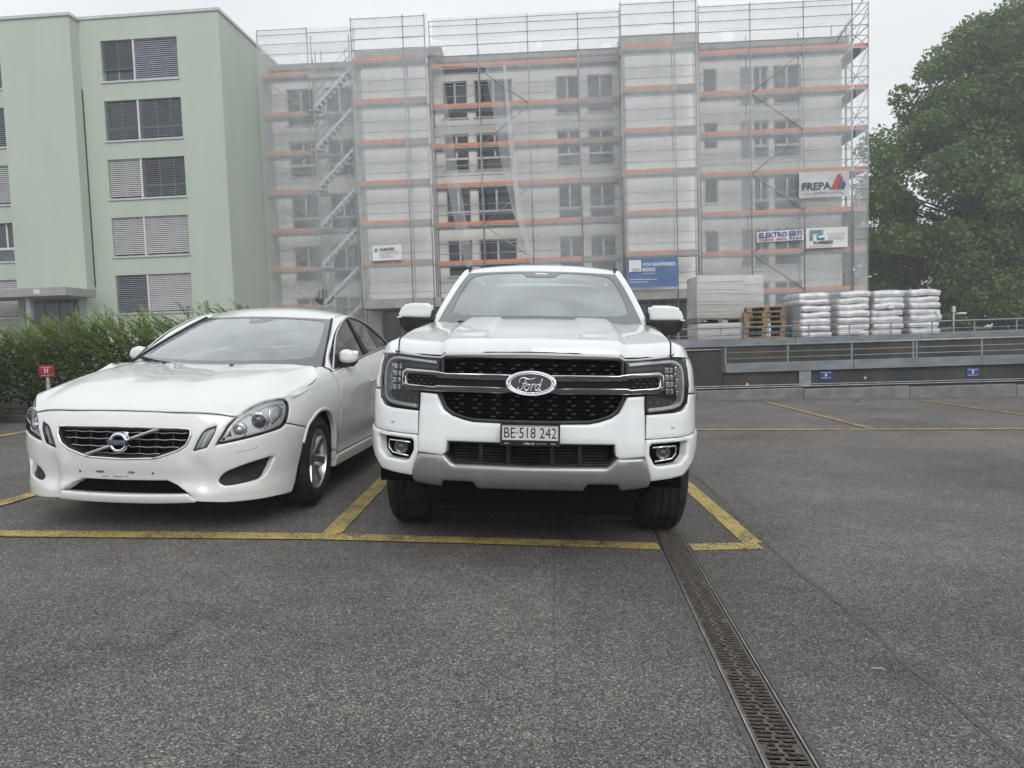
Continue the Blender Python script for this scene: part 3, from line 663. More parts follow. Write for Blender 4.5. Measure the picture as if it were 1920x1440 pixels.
# (posts, y of the outer face, top, weathered bays)
sects=[([-12.18,-9.66],0,16.95,()),([-7.12,-4.62,-3.58],-1.25,16.75,(1,)),([-3.55,-1.18,1.29,3.75,5.76],0,17.0,(3,)),([5.68,8.16,9.18],-1.25,16.75,(1,)),([9.56,12.02,14.55,16.82],0,17.0,())]
dmesh={}
def board(name,a0,a1,y0,y1,z0,z1,mat):
    key=(round(a1-a0,2),round(y1-y0,2),round(z1-z0,2))
    if key not in dmesh: g_=MB().box((0,0,0),(key[0],key[1],key[2])); dmesh[key]=mesh('board',g_.v,g_.f); dmesh[key].materials.append(mat)
    o=bpy.data.objects.new(name,dmesh[key]); COL.objects.link(o); o.parent=scf; o.location=(a0,y0,z0-Z0); o.material_slots[0].link='OBJECT'; o.material_slots[0].material=mat; return o
rs=random.Random(3)
for posts,y0,top,wea in sects:
    for p in posts:
        tube('standard',(p,y0,Z0),(p,y0,top+rs.uniform(-.05,.1)),.028); tube('standard',(p,y0+.74,Z0),(p,y0+.74,top-1.2),.028)
    for i,(a0,a1) in enumerate(zip(posts,posts[1:])):
        for j,z in enumerate(LV):
            board('deck',a0+.03,a1-.03,y0+.09,y0+.37,z-.07,z,M_DECK); board('deck',a0+.03,a1-.03,y0+.385,y0+.70,z-.07,z,M_DECK)
            board('toe_board',a0+.03,a1-.03,y0+.055,y0+.085,z+.005,z+.165,M_TOEW if (i in wea and j not in (0,)) else M_TOE)
            for dz in (.5,1.0): tube('guard_rail',(a0,y0+(.034 if j<6 else -.03),z+dz),(a1,y0+(.034 if j<6 else -.03),z+dz),.019)
            tube('ledger',(a0,y0+.74,z-.1),(a1,y0+.74,z-.1),.02)
        for dz in (1.5,1.95,2.2): 
            if 14.72+dz<top: tube('guard_rail',(a0,y0-.03,14.72+dz),(a1,y0-.03,14.72+dz),.019)
    for p in posts:
        for z in LV: tube('transom',(p,y0,z-.1),(p,y0+.74,z-.1),.02)
for p,q in (((-12.1,-.03,14.6),(-9.7,-.03,12.9)),((-12.1,-.03,12.7),(-9.7,-.03,11.0)),((-12.1,-.03,10.8),(-9.7,-.03,9.0)),((-12.1,-.03,8.9),(-9.7,-.03,7.1)),((-12.1,-.03,7.),(-9.7,-.03,5.2)),((-12.1,-.03,5.),(-9.7,-.03,3.2)),
            ((-1.1,-.03,14.5),(1.25,-.03,12.8)),((1.25,-.03,12.7),(-1.1,-.03,10.9)),((1.25,-.03,8.8),(-1.1,-.03,7.05)),((-1.1,-.03,6.9),(1.25,-.03,5.2)),
            ((12.1,-.03,12.8),(14.5,-.03,14.6)),((12.1,-.03,12.7),(14.5,-.03,10.95)),((14.5,-.03,10.8),(12.1,-.03,8.95)),((12.1,-.03,8.85),(14.5,-.03,7.1)),((14.5,-.03,6.9),(12.1,-.03,5.15)),((12.1,-.03,5.0),(14.5,-.03,3.25))):
    tube('brace',p,q,.021)
# stair tower left
for p in (-9.3,-7.42): tube('standard',(p,-.55,Z0),(p,-.55,16.3),.026); 
for p in (-9.3,-9.0,-7.42): tube('standard',(p,.05,Z0),(p,.05,15.9),.026)
for j,z in enumerate([1.25]+LV[:-1]):
    z1=z+1.93
    f=MB(); A,B=Vector((-9.35,-.5,z+.05-Z0)),Vector((-7.40,-.5,z1+.02-Z0))
    for yy in (-.5,.02):
        a_=A.copy(); b_=B.copy(); a_.y=b_.y=yy
        f.add([a_+Vector((0,-.02,-.10)),b_+Vector((0,-.02,-.10)),b_+Vector((0,-.02,.10)),a_+Vector((0,-.02,.10)),a_+Vector((0,.02,-.10)),b_+Vector((0,.02,-.10)),b_+Vector((0,.02,.10)),a_+Vector((0,.02,.10))],[(0,1,2,3),(7,6,5,4),(0,4,5,1),(3,2,6,7),(0,3,7,4),(1,5,6,2)])
    fo=f.build('stair_stringer',M_ALU,scf)
    for k in range(1,9):
        p=A.lerp(B,k/9); MB().box((p.x-.10,-.46,p.z-.05),(p.x+.10,-.02,p.z-.02)).build('tread',M_DECK,fo)
    for dz in (.55,1.0):
        tube('hand_rail',(A.x,-.52,z+.1+dz),(B.x,-.52,z1+dz),.016); tube('hand_rail',(A.x,.06,z+.1+dz),(B.x,.06,z1+dz),.016)
    tube('baluster',(B.x-.25,-.52,z1-.2),(B.x-.25,-.52,z1+1.0),.014)
    board('deck',-9.62,-9.02,-.5,.05,z-.03,z+.03,M_DECK); tube('ledger',(-9.66,.74,z1-.1),(-7.2,.74,z1-.1),.02); board('deck',-9.6,-7.45,.40,.70,z1-.07,z1,M_DECK)
for z in (15.2,15.7,16.2,16.7): tube('guard_rail',(-9.66,-.01,z),(-7.2,-.01,z),.019)
tube('standard',(-7.3,-.01,14.5),(-7.3,-.01,16.9),.026)
# right end of the scaffold, returning along the flank
for y in (0,2.5,5,7.5):
    for p in (16.85,17.6): tube('standard',(p,y,Z0),(p,y,16.8),.028)
for z in LV:
    board('deck',16.9,17.56,.04,2.46,z-.07,z,M_DECK); board('deck',16.9,17.56,2.54,5.0,z-.07,z,M_DECK); board('deck',16.9,17.56,5.04,7.5,z-.07,z,M_DECK)
    board('toe_board',16.95,17.58,.055,.085,z+.005,z+.165,M_TOE); board('side_toe_board',17.60,17.63,.04,7.5,z+.005,z+.165,M_TOE)
    for dz in (.5,1.0): tube('guard_rail',(17.62,0,z+dz),(17.62,7.5,z+dz),.019); tube('guard_rail',(16.85,-.01,z+dz),(17.6,-.01,z+dz),.019)
    tube('brace',(16.85,.1,z+.1),(17.6,.1,z+1.8),.018); tube('brace',(17.61,.2,z+.1),(17.61,2.4,z+1.8),.018)
for z in (15.7,16.2,16.7): tube('guard_rail',(16.85,-.01,z),(17.6,-.01,z),.019); tube('guard_rail',(17.62,0,z),(17.62,7.5,z),.019)
tube('brace',(16.1,-.05,15.0),(17.4,-.05,16.95),.045,M_ALU)
# ---------------- debris netting
def netmat(name,den,col=(.72,.74,.75)):
    m=newmat(name); nt=m.node_tree; N=nt.nodes.new; L=nt.links.new
    out=N('ShaderNodeOutputMaterial'); t=N('ShaderNodeBsdfTransparent'); d_=N('ShaderNodeBsdfDiffuse'); d_.inputs[0].default_value=(*col,1); tr=N('ShaderNodeBsdfTranslucent'); tr.inputs[0].default_value=(*col,1)
    a_=N('ShaderNodeMixShader'); a_.inputs[0].default_value=.45; L(d_.outputs[0],a_.inputs[1]); L(tr.outputs[0],a_.inputs[2])
    tc=N('ShaderNodeTexCoord'); mp=N('ShaderNodeMapping'); mp.inputs['Scale'].default_value=(1.2,1,.35); L(tc.outputs['Object'],mp.inputs[0])
    n=N('ShaderNodeTexNoise'); n.inputs['Scale'].default_value=.9; n.inputs['Detail'].default_value=6; L(mp.outputs[0],n.inputs[0])
    r=N('ShaderNodeMapRange'); r.inputs[1].default_value=.25; r.inputs[2].default_value=.75; r.inputs[3].default_value=den*.7; r.inputs[4].default_value=den*1.3; L(n.outputs[0],r.inputs[0])
    x=N('ShaderNodeMixShader'); L(r.outputs[0],x.inputs[0]); L(t.outputs[0],x.inputs[1]); L(a_.outputs[0],x.inputs[2]); L(x.outputs[0],out.inputs[0]); return m
M_NET=netmat('debris_net',.34,(.80,.84,.87)); M_NET2=netmat('debris_net_folded',.50,(.82,.83,.84)); M_NET3=netmat('debris_net_loose',.34,(.8,.82,.84))
def netmap(y0,seed,amp):
    def f(a,b):
        a=np.asarray(a,float); b=np.asarray(b,float)
        y=y0+amp*(np.sin(a*2.1+seed)*np.sin(b*1.3+seed*2)+.5*np.sin(a*5.3+b*.7+seed)+.35*np.sin(b*4.1-a*1.7+seed)+1.3*np.sin(a*7.7+1.2*np.sin(b*.9+seed))*np.sin(b*.55+seed*3)); return np.stack([a,y,b],-1)
    return f
def net(label,poly,y0,seed,mat=None,amp=.014,holes=()):
    me=panelmesh(netmap(y0,seed,amp),[(a,z-Z0) for a,z in poly],[[(a,z-Z0) for a,z in h] for h in holes],r=0,depth=0,h=.16,bstep=.2); me.name='debris_net'
    o=link('debris_net',me,mat or M_NET); o.location=(0,35.8,Z0); o.rotation_euler=(0,0,SY); return tag(o,label,'netting','debris nets on the scaffold')
def sag(a0,a1,z0,z1,n=14,s=.12):
    """top band folded over the rail, lower hem sagging between the posts"""
    up=[(a0+(a1-a0)*k/n,z1+.02*math.sin(k*1.7)) for k in range(n+1)]; dn=[(a0+(a1-a0)*k/n,z0-s*abs(math.sin(k/n*math.pi*2))) for k in range(n+1)]
    return dn+up[::-1]
net('pale net over the stair flights beside the green block',rect(-12.0,-7.15,2.2,16.0),-.62,1.,holes=[ell(-9.2,3.6,.5,.4,14)])
net('folded net band topping the leftmost scaffold bays',sag(-12.2,-7.3,15.75,16.95),.050,2.,M_NET2)
net('pale net over the narrow blank bay left of the pickup',rect(-7.12,-3.5,3.4,15.8),-1.25,3.)
net('folded net band topping the left projecting bay',sag(-7.1,-3.45,15.8,16.75),-1.20,4.,M_NET2)
net('twisted loose net strip hanging at the left of the slit',[(-3.58,15.9),(-3.02,15.9),(-2.9,14.6),(-2.75,13),(-2.45,10.5),(-2.2,8.5),(-1.95,6.8),(-1.75,4.9),(-2.1,4.9),(-2.6,7),(-2.85,8.6),(-3.05,10.5),(-3.3,12),(-3.5,14)],-.13,5.,M_NET3,.06)
net('pale net over the middle bays right of the slit',[(-.85,14.6),(-2.95,14.8),(-3.0,15.9),(5.75,16.0),(5.75,4.2),(1.3,4.6),(1.15,5.6),(.3,7.5),(-.2,10),(-.45,12)],.0,6.,holes=[ell(1.85,15.55,.17,.16,9),ell(5.1,15.3,.25,.18,8)])
net('narrow pleat of net hanging beside the slit',[(.05,14.6),(.2,14.6),(.45,11),(.62,9),(.8,7.2),(1.25,5.4),(1.2,4.7),(1.0,5.3),(.55,7.1),(.35,9),(.2,11)],-.16,6.5,M_NET2,.05)
net('folded net band topping the middle bays',sag(-3.4,5.8,16.05,17.1,40,.14),.050,7.,M_NET2)
net('pale net over the right projecting bay',rect(5.65,9.25,4.95,15.7),-1.25,8.)
net('folded net band topping the right projecting bay',sag(5.62,9.3,15.75,16.8),-1.20,9.,M_NET2)
net('pale net over the bays behind the company banners',rect(9.4,16.85,2.3,15.9),.0,10.,holes=[ell(10.95,15.55,.34,.26,11)])
net('folded net band topping the bays at the right end',sag(9.4,16.75,15.95,17.0,32,.13),.050,11.,M_NET2)
net('net closing the narrow end bay at the right corner',rect(16.9,17.62,2.3,8.9),.0,12.,M_NET2)
net('torn upper net in the right corner bay',[(16.95,9.0),(17.6,9.0),(17.6,14.4),(17.3,14.8),(17.0,13.2),(17.0,11)],.0,13.)
# ================================================================== cars
M_WHT=pbr('cool_white_car_paint',(.72,.74,.75),.30,c2=(.695,.715,.725),scale=3,coat=1.,spec=.5)
M_WARM=pbr('warm_white_car_paint',(.70,.71,.70),.28,c2=(.675,.685,.675),scale=3,coat=1.,spec=.5)
M_BLACKP=pbr('black_car_paint',(.012,.012,.014),.25,c2=(.02,.02,.022),scale=4,coat=1.)
M_PLAST=pbr('black_plastic',(.010,.011,.014),.55,spec=.22,c2=(.022,.023,.025),scale=20,bump=.15,bscale=300)
M_GLOSS=pbr('gloss_black_trim',(.006,.007,.009),.3,c2=(.009,.010,.013),scale=10,coat=.0,spec=.12)
M_DGREY=pbr('dark_grey_trim',(.030,.032,.037),.4,.1,spec=.3,c2=(.042,.045,.051),scale=12)
M_VOID=pbr('engine_bay_dark',(.004,.004,.005),.95,spec=.03)
M_CHR=pbr('chrome',(.86,.87,.88),.07,1.,c2=(.80,.81,.82),scale=6)
M_CHR_REFL=pbr('chrome_dark_reflection',(.40,.41,.43),.10,1.,c2=(.33,.34,.36),scale=6)  # chrome darkened: a dark ground reflection is put into its colour
M_SATIN=pbr('satin_chrome',(.62,.63,.64),.28,1.,c2=(.55,.56,.57),scale=8)
M_SKID=pbr('silver_skid_paint',(.33,.335,.34),.36,.6,c2=(.29,.295,.30),scale=5,coat=.3)
M_TYRE=pbr('tyre_rubber',(.012,.012,.013),.8,spec=.2,c2=(.030,.029,.028),scale=14,bump=.3,bscale=120)
M_RIM=pbr('alloy_rim',(.48,.49,.50),.3,.9,c2=(.40,.41,.42),scale=6)
M_WS=glassmat('windscreen_glass',(.70,.78,.79),1.55,1.7,.04,.27,.01,(.60,.71,.75))  # bluish dust film also paints sky brightness onto the windscreens
M_SIDE=glassmat('side_window_glass',(.34,.37,.37),1.5,1.3,.03,.03)
M_LENS=glassmat('headlamp_lens',(.92,.93,.94),1.45,1.0,.0,.004,.01)
M_FRIT=pbr('glass_black_border',(.075,.085,.095),.10,c2=(.09,.10,.11),scale=4,coat=.8)
M_DRL=pbr('daylight_lamp_tube',(.62,.64,.66),.2,c2=(.52,.54,.56),scale=30,coat=.6)
M_INT=pbr('car_interior',(.05,.05,.052),.8,c2=(.075,.075,.078),scale=5)
M_SEAT=pbr('seat_fabric',(.20,.20,.205),.9,c2=(.13,.13,.135),scale=30)
M_PLATE=pbr('white_number_plate',(.62,.62,.60),.4,c2=(.56,.56,.54),scale=12)
M_INK=pbr('black_ink',(.004,.004,.005),.7,spec=.05); M_BLUE=pbr('dark_blue_enamel',(.012,.018,.06),.2,coat=.6,c2=(.016,.024,.075)); M_NAVY=pbr('blue_black_enamel',(.010,.013,.022),.15,coat=.6,c2=(.014,.018,.03))
M_LAMP=pbr('lamp_reflector',(.75,.76,.78),.12,.8,c2=(.4,.4,.41),scale=22,detail=3)
M_LAMPG=pbr('lamp_bezel_grey',(.78,.785,.79),.25,.1,c2=(.62,.625,.63),scale=9)
M_BULB=pbr('projector_lens',(.025,.03,.036),.03,c2=(.05,.055,.062),scale=5,coat=1.)
M_DUST=pbr('grime',(.16,.14,.12),.9,c2=(.25,.23,.20),scale=40)
def carpose(X,Y,Z,yaw,roll=2.6): return Matrix.Translation((X,Y,Z))@Matrix.Rotation(R(-yaw),4,'Z')@Matrix.Rotation(R(roll),4,'Y')
def both(fn):
    for sg in (1,-1): fn(sg)
def sp(poly,sg): return list(poly) if sg>0 else mir(poly)
def tubeline(name,parent,mat,M,pts,r,lift=0.,n=8,closed=False,sm=True):
    P=np.asarray(pts,float); 
    if sm and len(P)>2 and not closed: P=catmull(P,5)
    nn=normals(M,P[:,0],P[:,1]); p=M(P[:,0],P[:,1])+nn*lift
    return MB().tube(p,r,n,True,closed).build(name,mat,parent,True)
def on(M,a,b,lift=0.):
    a=np.array([a],float); b=np.array([b],float); n=normals(M,a,b)[0]; return Vector(M(a,b)[0]+n*lift),Vector(n)
def wheel(parent,x,y,z,rad,wd,rimr,sg,spokes,steer=0.,style=0):
    """sg +1: outer face towards +x"""
    M=Matrix.Translation((x,y,z))@Matrix.Rotation(steer,4,'Z')@Matrix.Rotation(0 if sg>0 else math.pi,4,'Z')
    w_=MB(); h_=wd/2
    prof=[(-h_*.80,rimr*1.0),(-h_*.98,rimr+.25*(rad-rimr)),(-h_,rad-.70*(rad-rimr)),(-h_*.985,rad-.52*(rad-rimr)),(-h_*.93,rad-.36*(rad-rimr)),(-h_*.85,rad-.20*(rad-rimr)),(-h_*.75,rad-.085*(rad-rimr))]
    tr=[]; gro=[-.52,-.2,.12,.46]
    a_=-h_*.76
    for g_ in gro: tr+=[(g_*h_-.008,rad-.001),(g_*h_-.006,rad-.009),(g_*h_+.006,rad-.009),(g_*h_+.008,rad-.001)]
    prof+=[(-h_*.63,rad-.004)]+tr+[(h_*.63,rad-.004),(h_*.75,rad-.085*(rad-rimr)),(h_*.85,rad-.20*(rad-rimr)),(h_*.93,rad-.36*(rad-rimr)),(h_*.985,rad-.52*(rad-rimr)),(h_,rad-.70*(rad-rimr)),(h_*.98,rimr+.25*(rad-rimr)),(h_*.80,rimr)]
    w_.lathe(prof,56,'x',M); wo_=w_.build('wheel',M_TYRE,parent,True,angle=R(40)); 
    rm=MB().lathe([(-h_*.8,rimr*1.005),(-h_*.7,rimr*.94),(h_*.55,rimr*.93),(h_*.72,rimr*.955),(h_*.80,rimr*1.004),(h_*.86,rimr*.99),(h_*.84,rimr*.955),(h_*.6,rimr*.915),(-h_*.6,rimr*.90)],48,'x',M).build('rim',M_RIM,wo_,True,angle=R(40))
    sk=MB()
    for k in range(spokes):
        A=M@Matrix.Rotation(2*math.pi*k/spokes,4,'X')
        o0,o1=h_*.50,h_*.74; a0,a1=.040*rimr/.21,.047*rimr/.21
        sk.add([tuple(A@Vector(v)) for v in ((o0-.03,-a0*.7,.045),(o0-.03,a0*.7,.045),(o1-.03,a1,rimr*.93),(o1-.03,-a1,rimr*.93),(o0,-a0*.45,.045),(o0,a0*.45,.045),(o1,a1*.55,rimr*.93),(o1,-a1*.55,rimr*.93))],[(0,1,2,3)[::-1],(4,5,6,7),(0,4,7,3),(1,2,6,5),(0,1,5,4),(2,3,7,6)])
    sk.build('spokes',M_RIM,wo_)
    MB().lathe([(h_*.30,.075),(h_*.46,.072),(h_*.54,.05),(h_*.58,.028),(h_*.58,.001)],24,'x',M).build('hub_cap',M_RIM,wo_,True)
    MB().lathe([(h_*-.15,rimr*.80),(h_*-.05,rimr*.78),(h_*-.05,.05)],32,'x',M).build('brake_disc',M_DGREY,wo_,True)
    MB().lathe([(-h_*.55,rimr*.91),(-h_*.55,.001)],32,'x',M).build('wheel_back',M_VOID,wo_)
    return wo_
def liner(parent,x,y,z,r,a,b,n=20):
    V=[];F_=[]
    for k in range(n+1):
        c=R(-4+188*k/n)
        for w_ in (a,b): V.append((x+w_,y+r*math.cos(c),z+r*math.sin(c)))
    F_=[(2*k,2*k+1,2*k+3,2*k+2) for k in range(n)]
    i=len(V); s=a if x>0 else b      # inner wall of the wheel well
    V+=[(x+s,y+r*math.cos(R(-4+188*k/n)),z+r*math.sin(R(-4+188*k/n))) for k in range(n+1)]; F_.append(tuple(range(i,i+n+1)))
    return obj('wheel_liner',V,F_,M_VOID,parent)
def arc(cx,cz,r,a0,a1,n=16): return [(cx+r*math.cos(R(a0+(a1-a0)*k/n)),cz+r*math.sin(R(a0+(a1-a0)*k/n))) for k in range(n+1)]
# ------------------------------------------------------------------ white pickup
tk=thing('pickup_truck','large white pickup truck facing the camera with chrome bar grille','pickup truck',matrix=carpose(.06,3.85,-.025,3.7))
T=TRUCK.P
GR=[(0,1.160),(.222,1.157),(.415,1.152),(.487,1.150),(.511,1.132),(.508,1.07),(.517,.951),(.517,.935),(.499,.894),(.475,.852),(.433,.823),(.367,.801),(.313,.790),(.156,.786),(0,.785)]
gr=panel('grille',tk,M_VOID,T,sym(GR),lift=-.045,r=0,depth=.01,h=.06)
def inset(poly,d):
    P=np.asarray(poly,float); t=np.roll(P,-1,0)-np.roll(P,1,0); t/=np.linalg.norm(t,axis=1)[:,None]; n=np.c_[-t[:,1],t[:,0]]
    if (P[:,0]*np.roll(P[:,1],-1)-np.roll(P[:,0],-1)*P[:,1]).sum()<0: n=-n
    return P+n*d
gs=sym(GR)
panel('grille_frame',gr,M_DGREY,T,inset(gs,.003),[inset(gs,.020)],lift=-.004,r=.007,depth=.04,h=.05)
# honeycomb mesh with small raised tabs
tb=MB(); ms=MB()
gp=inset(gs,.022)
for row in range(17):
    z=.80+row*.0218
    for c in range(-12,13):
        s=c*.0516+(.0 if row%2 else .0258); q=np.array([[s,z]])
        if not inside(q,gp)[0] or not inside(np.array([[s+.011,z],[s-.011,z]]),gp).all(): continue
        if pdist(q,[gp])[0]<.012: continue
        p,n=on(T,s,z,-.022)
        big=(c%2==0)
        (tb if big else ms).cbox((-.0115 if big else -.017,-.012,-.0038 if big else -.0045),(.0115 if big else .017,.012,.0038 if big else .0045),.002,Matrix.Translation(p))
tb.build('grille_tabs',M_DGREY,gr,kind='stuff')
for row in range(35):
    z=.793+row*.0109
    xs=np.linspace(-.52,.52,80); m=inside(np.c_[xs,np.full(80,z)],gp)
    if m.sum()<4: continue
    x0,x1=xs[m].min(),xs[m].max(); 
    for a_,b_ in zip(np.linspace(x0,x1,13),np.linspace(x0,x1,13)[1:]):
        p,_=on(T,a_,z,-.030); q,_=on(T,b_,z,-.030); ms.tube([p,q],.0022,4)
for c in range(-20,21):
    s=c*.0258; zs_=np.linspace(.79,1.15,60); m=inside(np.c_[np.full(60,s),zs_],gp)
    if m.sum()>3: ms.tube([on(T,s,z,-.031)[0] for z in np.linspace(zs_[m].min(),zs_[m].max(),5)],.002,4)
ms.build('grille_mesh',M_INK,gr,kind='stuff')
# chrome brackets
BO=[(.095,1.046),(.463,1.046),(.523,1.056),(.690,1.066),(.711,1.050),(.711,.975),(.688,.956),(.607,.956),(.511,.951),(.144,.947),(.095,.955)]
BH=[(.105,1.014),(.511,1.021),(.532,1.033),(.675,1.042),(.691,1.028),(.688,.996),(.673,.985),(.530,.976),(.515,.982),(.105,.978)]
def br(sg):
    b_=panel('chrome_bracket',tk,M_CHR_REFL,T,sp(BO,sg),[sp(BH,sg)],lift=.036,r=.005,depth=.035,h=.02,bstep=.008,relief=lambda a,b:-.55*np.where(b>1.0,np.clip(1.05-b,0,.05),np.clip(.978-b,0,.04)))
    f_=lambda P:[(sg*s,z) for s,z in P]
    tubeline('edge_glint_tube',b_,M_CHR,T,f_([(.10,1.044),(.463,1.044),(.523,1.054),(.688,1.064),(.708,1.049),(.708,.976)]),.0042,.036,6,sm=False); tubeline('edge_glint_tube',b_,M_CHR,T,f_([(.125,.976),(.515,.980),(.530,.974),(.673,.983),(.690,.996),(.693,1.028)]),.0034,.034,6,sm=False)  # thin bright tubes added as the edge highlights of the bars
    tubeline('edge_glint_tube',b_,M_CHR,T,f_([(.14,.949),(.511,.953),(.607,.958),(.687,.958)]),.0026,.020,6,sm=False)
    panel('bracket_slot',b_,M_GLOSS,T,sp(inset(BH,-.004),sg),lift=.004,r=0,depth=.01,h=.05)
    t_=MB()
    for row in range(3):
        for c in range(4):
            p,n=on(T,sg*(.556+c*.036+(row%2)*.017),.992+row*.018,.006); t_.cbox((-.008,-.010,-.003),(.008,.004,.003),.0015,Matrix.Translation(p))
    t_.build('slot_tabs',M_DGREY,b_,kind='stuff')
    panel('bracket_surround',b_,M_PLAST,T,sp([(.50,1.064),(.69,1.077),(.722,1.060),(.724,.965),(.690,.943),(.60,.945),(.50,.938)],sg),[sp(inset(BO,.004),sg)] if False else [],lift=.001,r=.004,depth=.03,h=.05)
both(br)
# oval badge with script
bdg=panel('badge',tk,M_CHR,T,ell(0,1.003,.137,.066,56),[ell(0,1.003,.117,.052,56)],lift=.060,r=.010,depth=.06,h=.03,bstep=.006)
panel('badge_ring',bdg,M_CHR,T,ell(0,1.003,.1165,.0515,56),[ell(0,1.003,.108,.045,56)],lift=.050,r=.003,depth=.02,bstep=.006)
panel('badge_field',bdg,M_NAVY,T,ell(0,1.003,.118,.053,56),lift=.046,r=0,depth=.05,h=.03,bstep=.008)
def script(strokes,scale,cx,cz,y,r,mat,parent):
    g_=MB()
    for st_ in strokes:
        P=catmull(np.array(st_,float),6); g_.tube([(cx+(x+.22*z)*scale,y,cz+z*scale) for x,z in P],r,6)
    return g_.build('lettering',mat,parent,True)
FORD=[[(-1.02,.20),(-1.10,.40),(-.95,.62),(-.6,.60),(-.25,.52),(.1,.58),(.22,.66)],[(-.50,.56),(-.58,.2),(-.66,-.25),(-.85,-.48),(-1.05,-.42),(-1.02,-.22)],[(-.78,.10),(-.55,.12),(-.36,.16),(-.33,.22)],
 [(-.22,.05),(-.42,-.08),(-.46,-.36),(-.28,-.46),(-.10,-.30),(-.08,-.05),(-.22,.05),(-.10,.02),(.04,.06)],
 [(.10,.06),(.18,.08),(.14,-.2),(.10,-.46)],[(.14,-.15),(.26,.05),(.38,.08),(.42,.0)],
 [(.80,.0),(.66,.08),(.50,-.06),(.46,-.34),(.58,-.46),(.74,-.34),(.84,-.02)],[(.92,.56),(.86,.1),(.80,-.34),(.88,-.46),(1.0,-.40)]]
p,_=on(T,0,1.003,.049); script(FORD,.060,-.002,.998,p.y,.0036,M_CHR,bdg)
# headlamps
HL=[(.508,1.130),(.778,1.155),(.870,1.149),(.925,1.132),(.938,1.094),(.925,.965),(.895,.885),(.848,.863),(.800,.855),(.621,.844),(.621,.946),(.519,.950),(.507,1.07)]
def hl(sg):
    h_=panel('headlight',tk,M_PLAST,T,sp(HL,sg),lift=-.05,r=0,depth=.01,h=.06)
    panel('lamp_rim',h_,M_GLOSS,T,sp(HL,sg),[sp(inset(HL,.012),sg)],lift=-.003,r=.004,depth=.05,h=.05)
    panel('daylight_strip',h_,M_DRL,T,strip(catmull(np.array([(.535*sg,1.112),(.775*sg,1.134),(.845*sg,1.126),(.893*sg,1.088),(.892*sg,.965),(.872*sg,.905),(.80*sg,.882),(.645*sg,.867)]),6),.021) ,lift=-.012,r=.006,depth=.03,h=.03,bstep=.02)
    for k,z in enumerate((.965,1.005,1.045,1.085)):
        b_=MB(); p,n=on(T,sg*.79,z,-.03); A=Matrix.Translation(p)@Matrix.Rotation(sg*R(22),4,'Z')
        b_.cbox((-.030,-.012,-.016),(-.003,.02,.016),.004,A).cbox((.004,-.008,-.015),(.022,.02,.015),.004,A); b_.build('led_reflector',M_LAMP,h_)
    for k in range(5):
        p,n=on(T,sg*(.848-.008*(k%2)),.955+k*.034,-.03); MB().cbox((-.006,-.008,-.013),(.006,.02,.013),.003,Matrix.Translation(p)).build('led_blade',M_LAMP,h_)
    for k in range(4):
        p,n=on(T,sg*(.66+k*.045),.905,-.036); MB().lathe([(0,.014),(-.012,.013),(-.016,.008),(-.017,.001)],16,'y',Matrix.Translation(p)).build('indicator_bulb',M_DGREY,h_,True)
    panel('lamp_visor',h_,M_DGREY,T,sp([(.53,1.098),(.76,1.118),(.76,1.085),(.53,1.072)],sg),lift=-.035,r=.004,depth=.02,h=.05)
    panel('lens',h_,M_LENS,T,sp(inset(HL,.004),sg),lift=.002,r=.006,depth=0,h=.03)
both(hl)
# bumper
BC=[(0,.783),(.156,.784),(.313,.788),(.367,.799),(.433,.821),(.475,.850),(.499,.892),(.519,.935),(.617,.942),(.613,.617),(.478,.605),(.459,.619),(.452,.681),(0,.679)]
panel('bumper_centre',tk,M_WHT,T,sym(BC),lift=.006,r=.010,depth=.06,h=.025,relief=lambda a,b:.012*np.clip((np.abs(a)-.46)/.05,0,1)*np.clip((.62-np.abs(a))/.02,0,1))
FG=[(.649,.685),(.862,.695),(.878,.681),(.868,.609),(.811,.571),(.685,.562),(.664,.572),(.638,.624),(.638,.671)]
def bs(sg):
    panel('bumper_side',tk,M_WHT,T,sp([(.624,.840),(.80,.850),(.866,.860),(.899,.884),(.928,.945),(1.30,.93),(1.315,.74),(1.16,.735),(.992,.724),(.617,.711)],sg),lift=.004,r=.008,depth=.04,h=.025)
    b_=panel('bumper_corner',tk,M_WHT,T,sp([(.615,.708),(.992,.721),(1.16,.732),(1.05,.64),(.955,.565),(.905,.535),(.854,.498),(.652,.481),(.640,.519),(.610,.617)],sg),[sp(FG,sg)],lift=.012,r=.012,depth=.05,h=.025)
    panel('fog_pocket',b_,M_VOID,T,sp(inset(FG,-.006),sg),lift=-.04,r=0,depth=.01,h=.05)
    tubeline('fog_trim',b_,M_CHR,T,[(sg*s,z) for s,z in ((.655,.666),(.72,.669),(.783,.671),(.788,.655),(.787,.628),(.763,.603),(.72,.597),(.667,.590))],.0045,.004,6,sm=False)
    p,n=on(T,sg*.725,.632,-.022); MB().lathe([(.01,.040),(-.012,.038),(-.014,.030),(-.006,.028),(-.012,.014),(-.014,.001)],28,'y',Matrix.Translation(p)).build('fog_lamp',M_BULB,b_,True)
    p,n=on(T,sg*.775,.775,.005); MB().lathe([(.002,.011),(-.0012,.011),(-.0012,.0095),(-.0016,.009),(-.0016,.001)],20,'y',Matrix.Translation(p)@Matrix.Rotation(sg*R(28),4,'Z')).build('parking_sensor',M_DGREY if False else M_WHT,tk,True)
    tubeline('sensor_ring',tk,M_DGREY,T,[(sg*.775+.0105*math.cos(k*.35),.775+.0105*math.sin(k*.35)) for k in range(18)],.0009,.0055,4,closed=True)
both(bs)
IN=[(0,.681),(.455,.684),(.470,.61),(.425,.566),(0,.550)]
it=panel('lower_intake',tk,M_VOID,T,sym(IN),lift=-.09,r=0,depth=.01,h=.08)
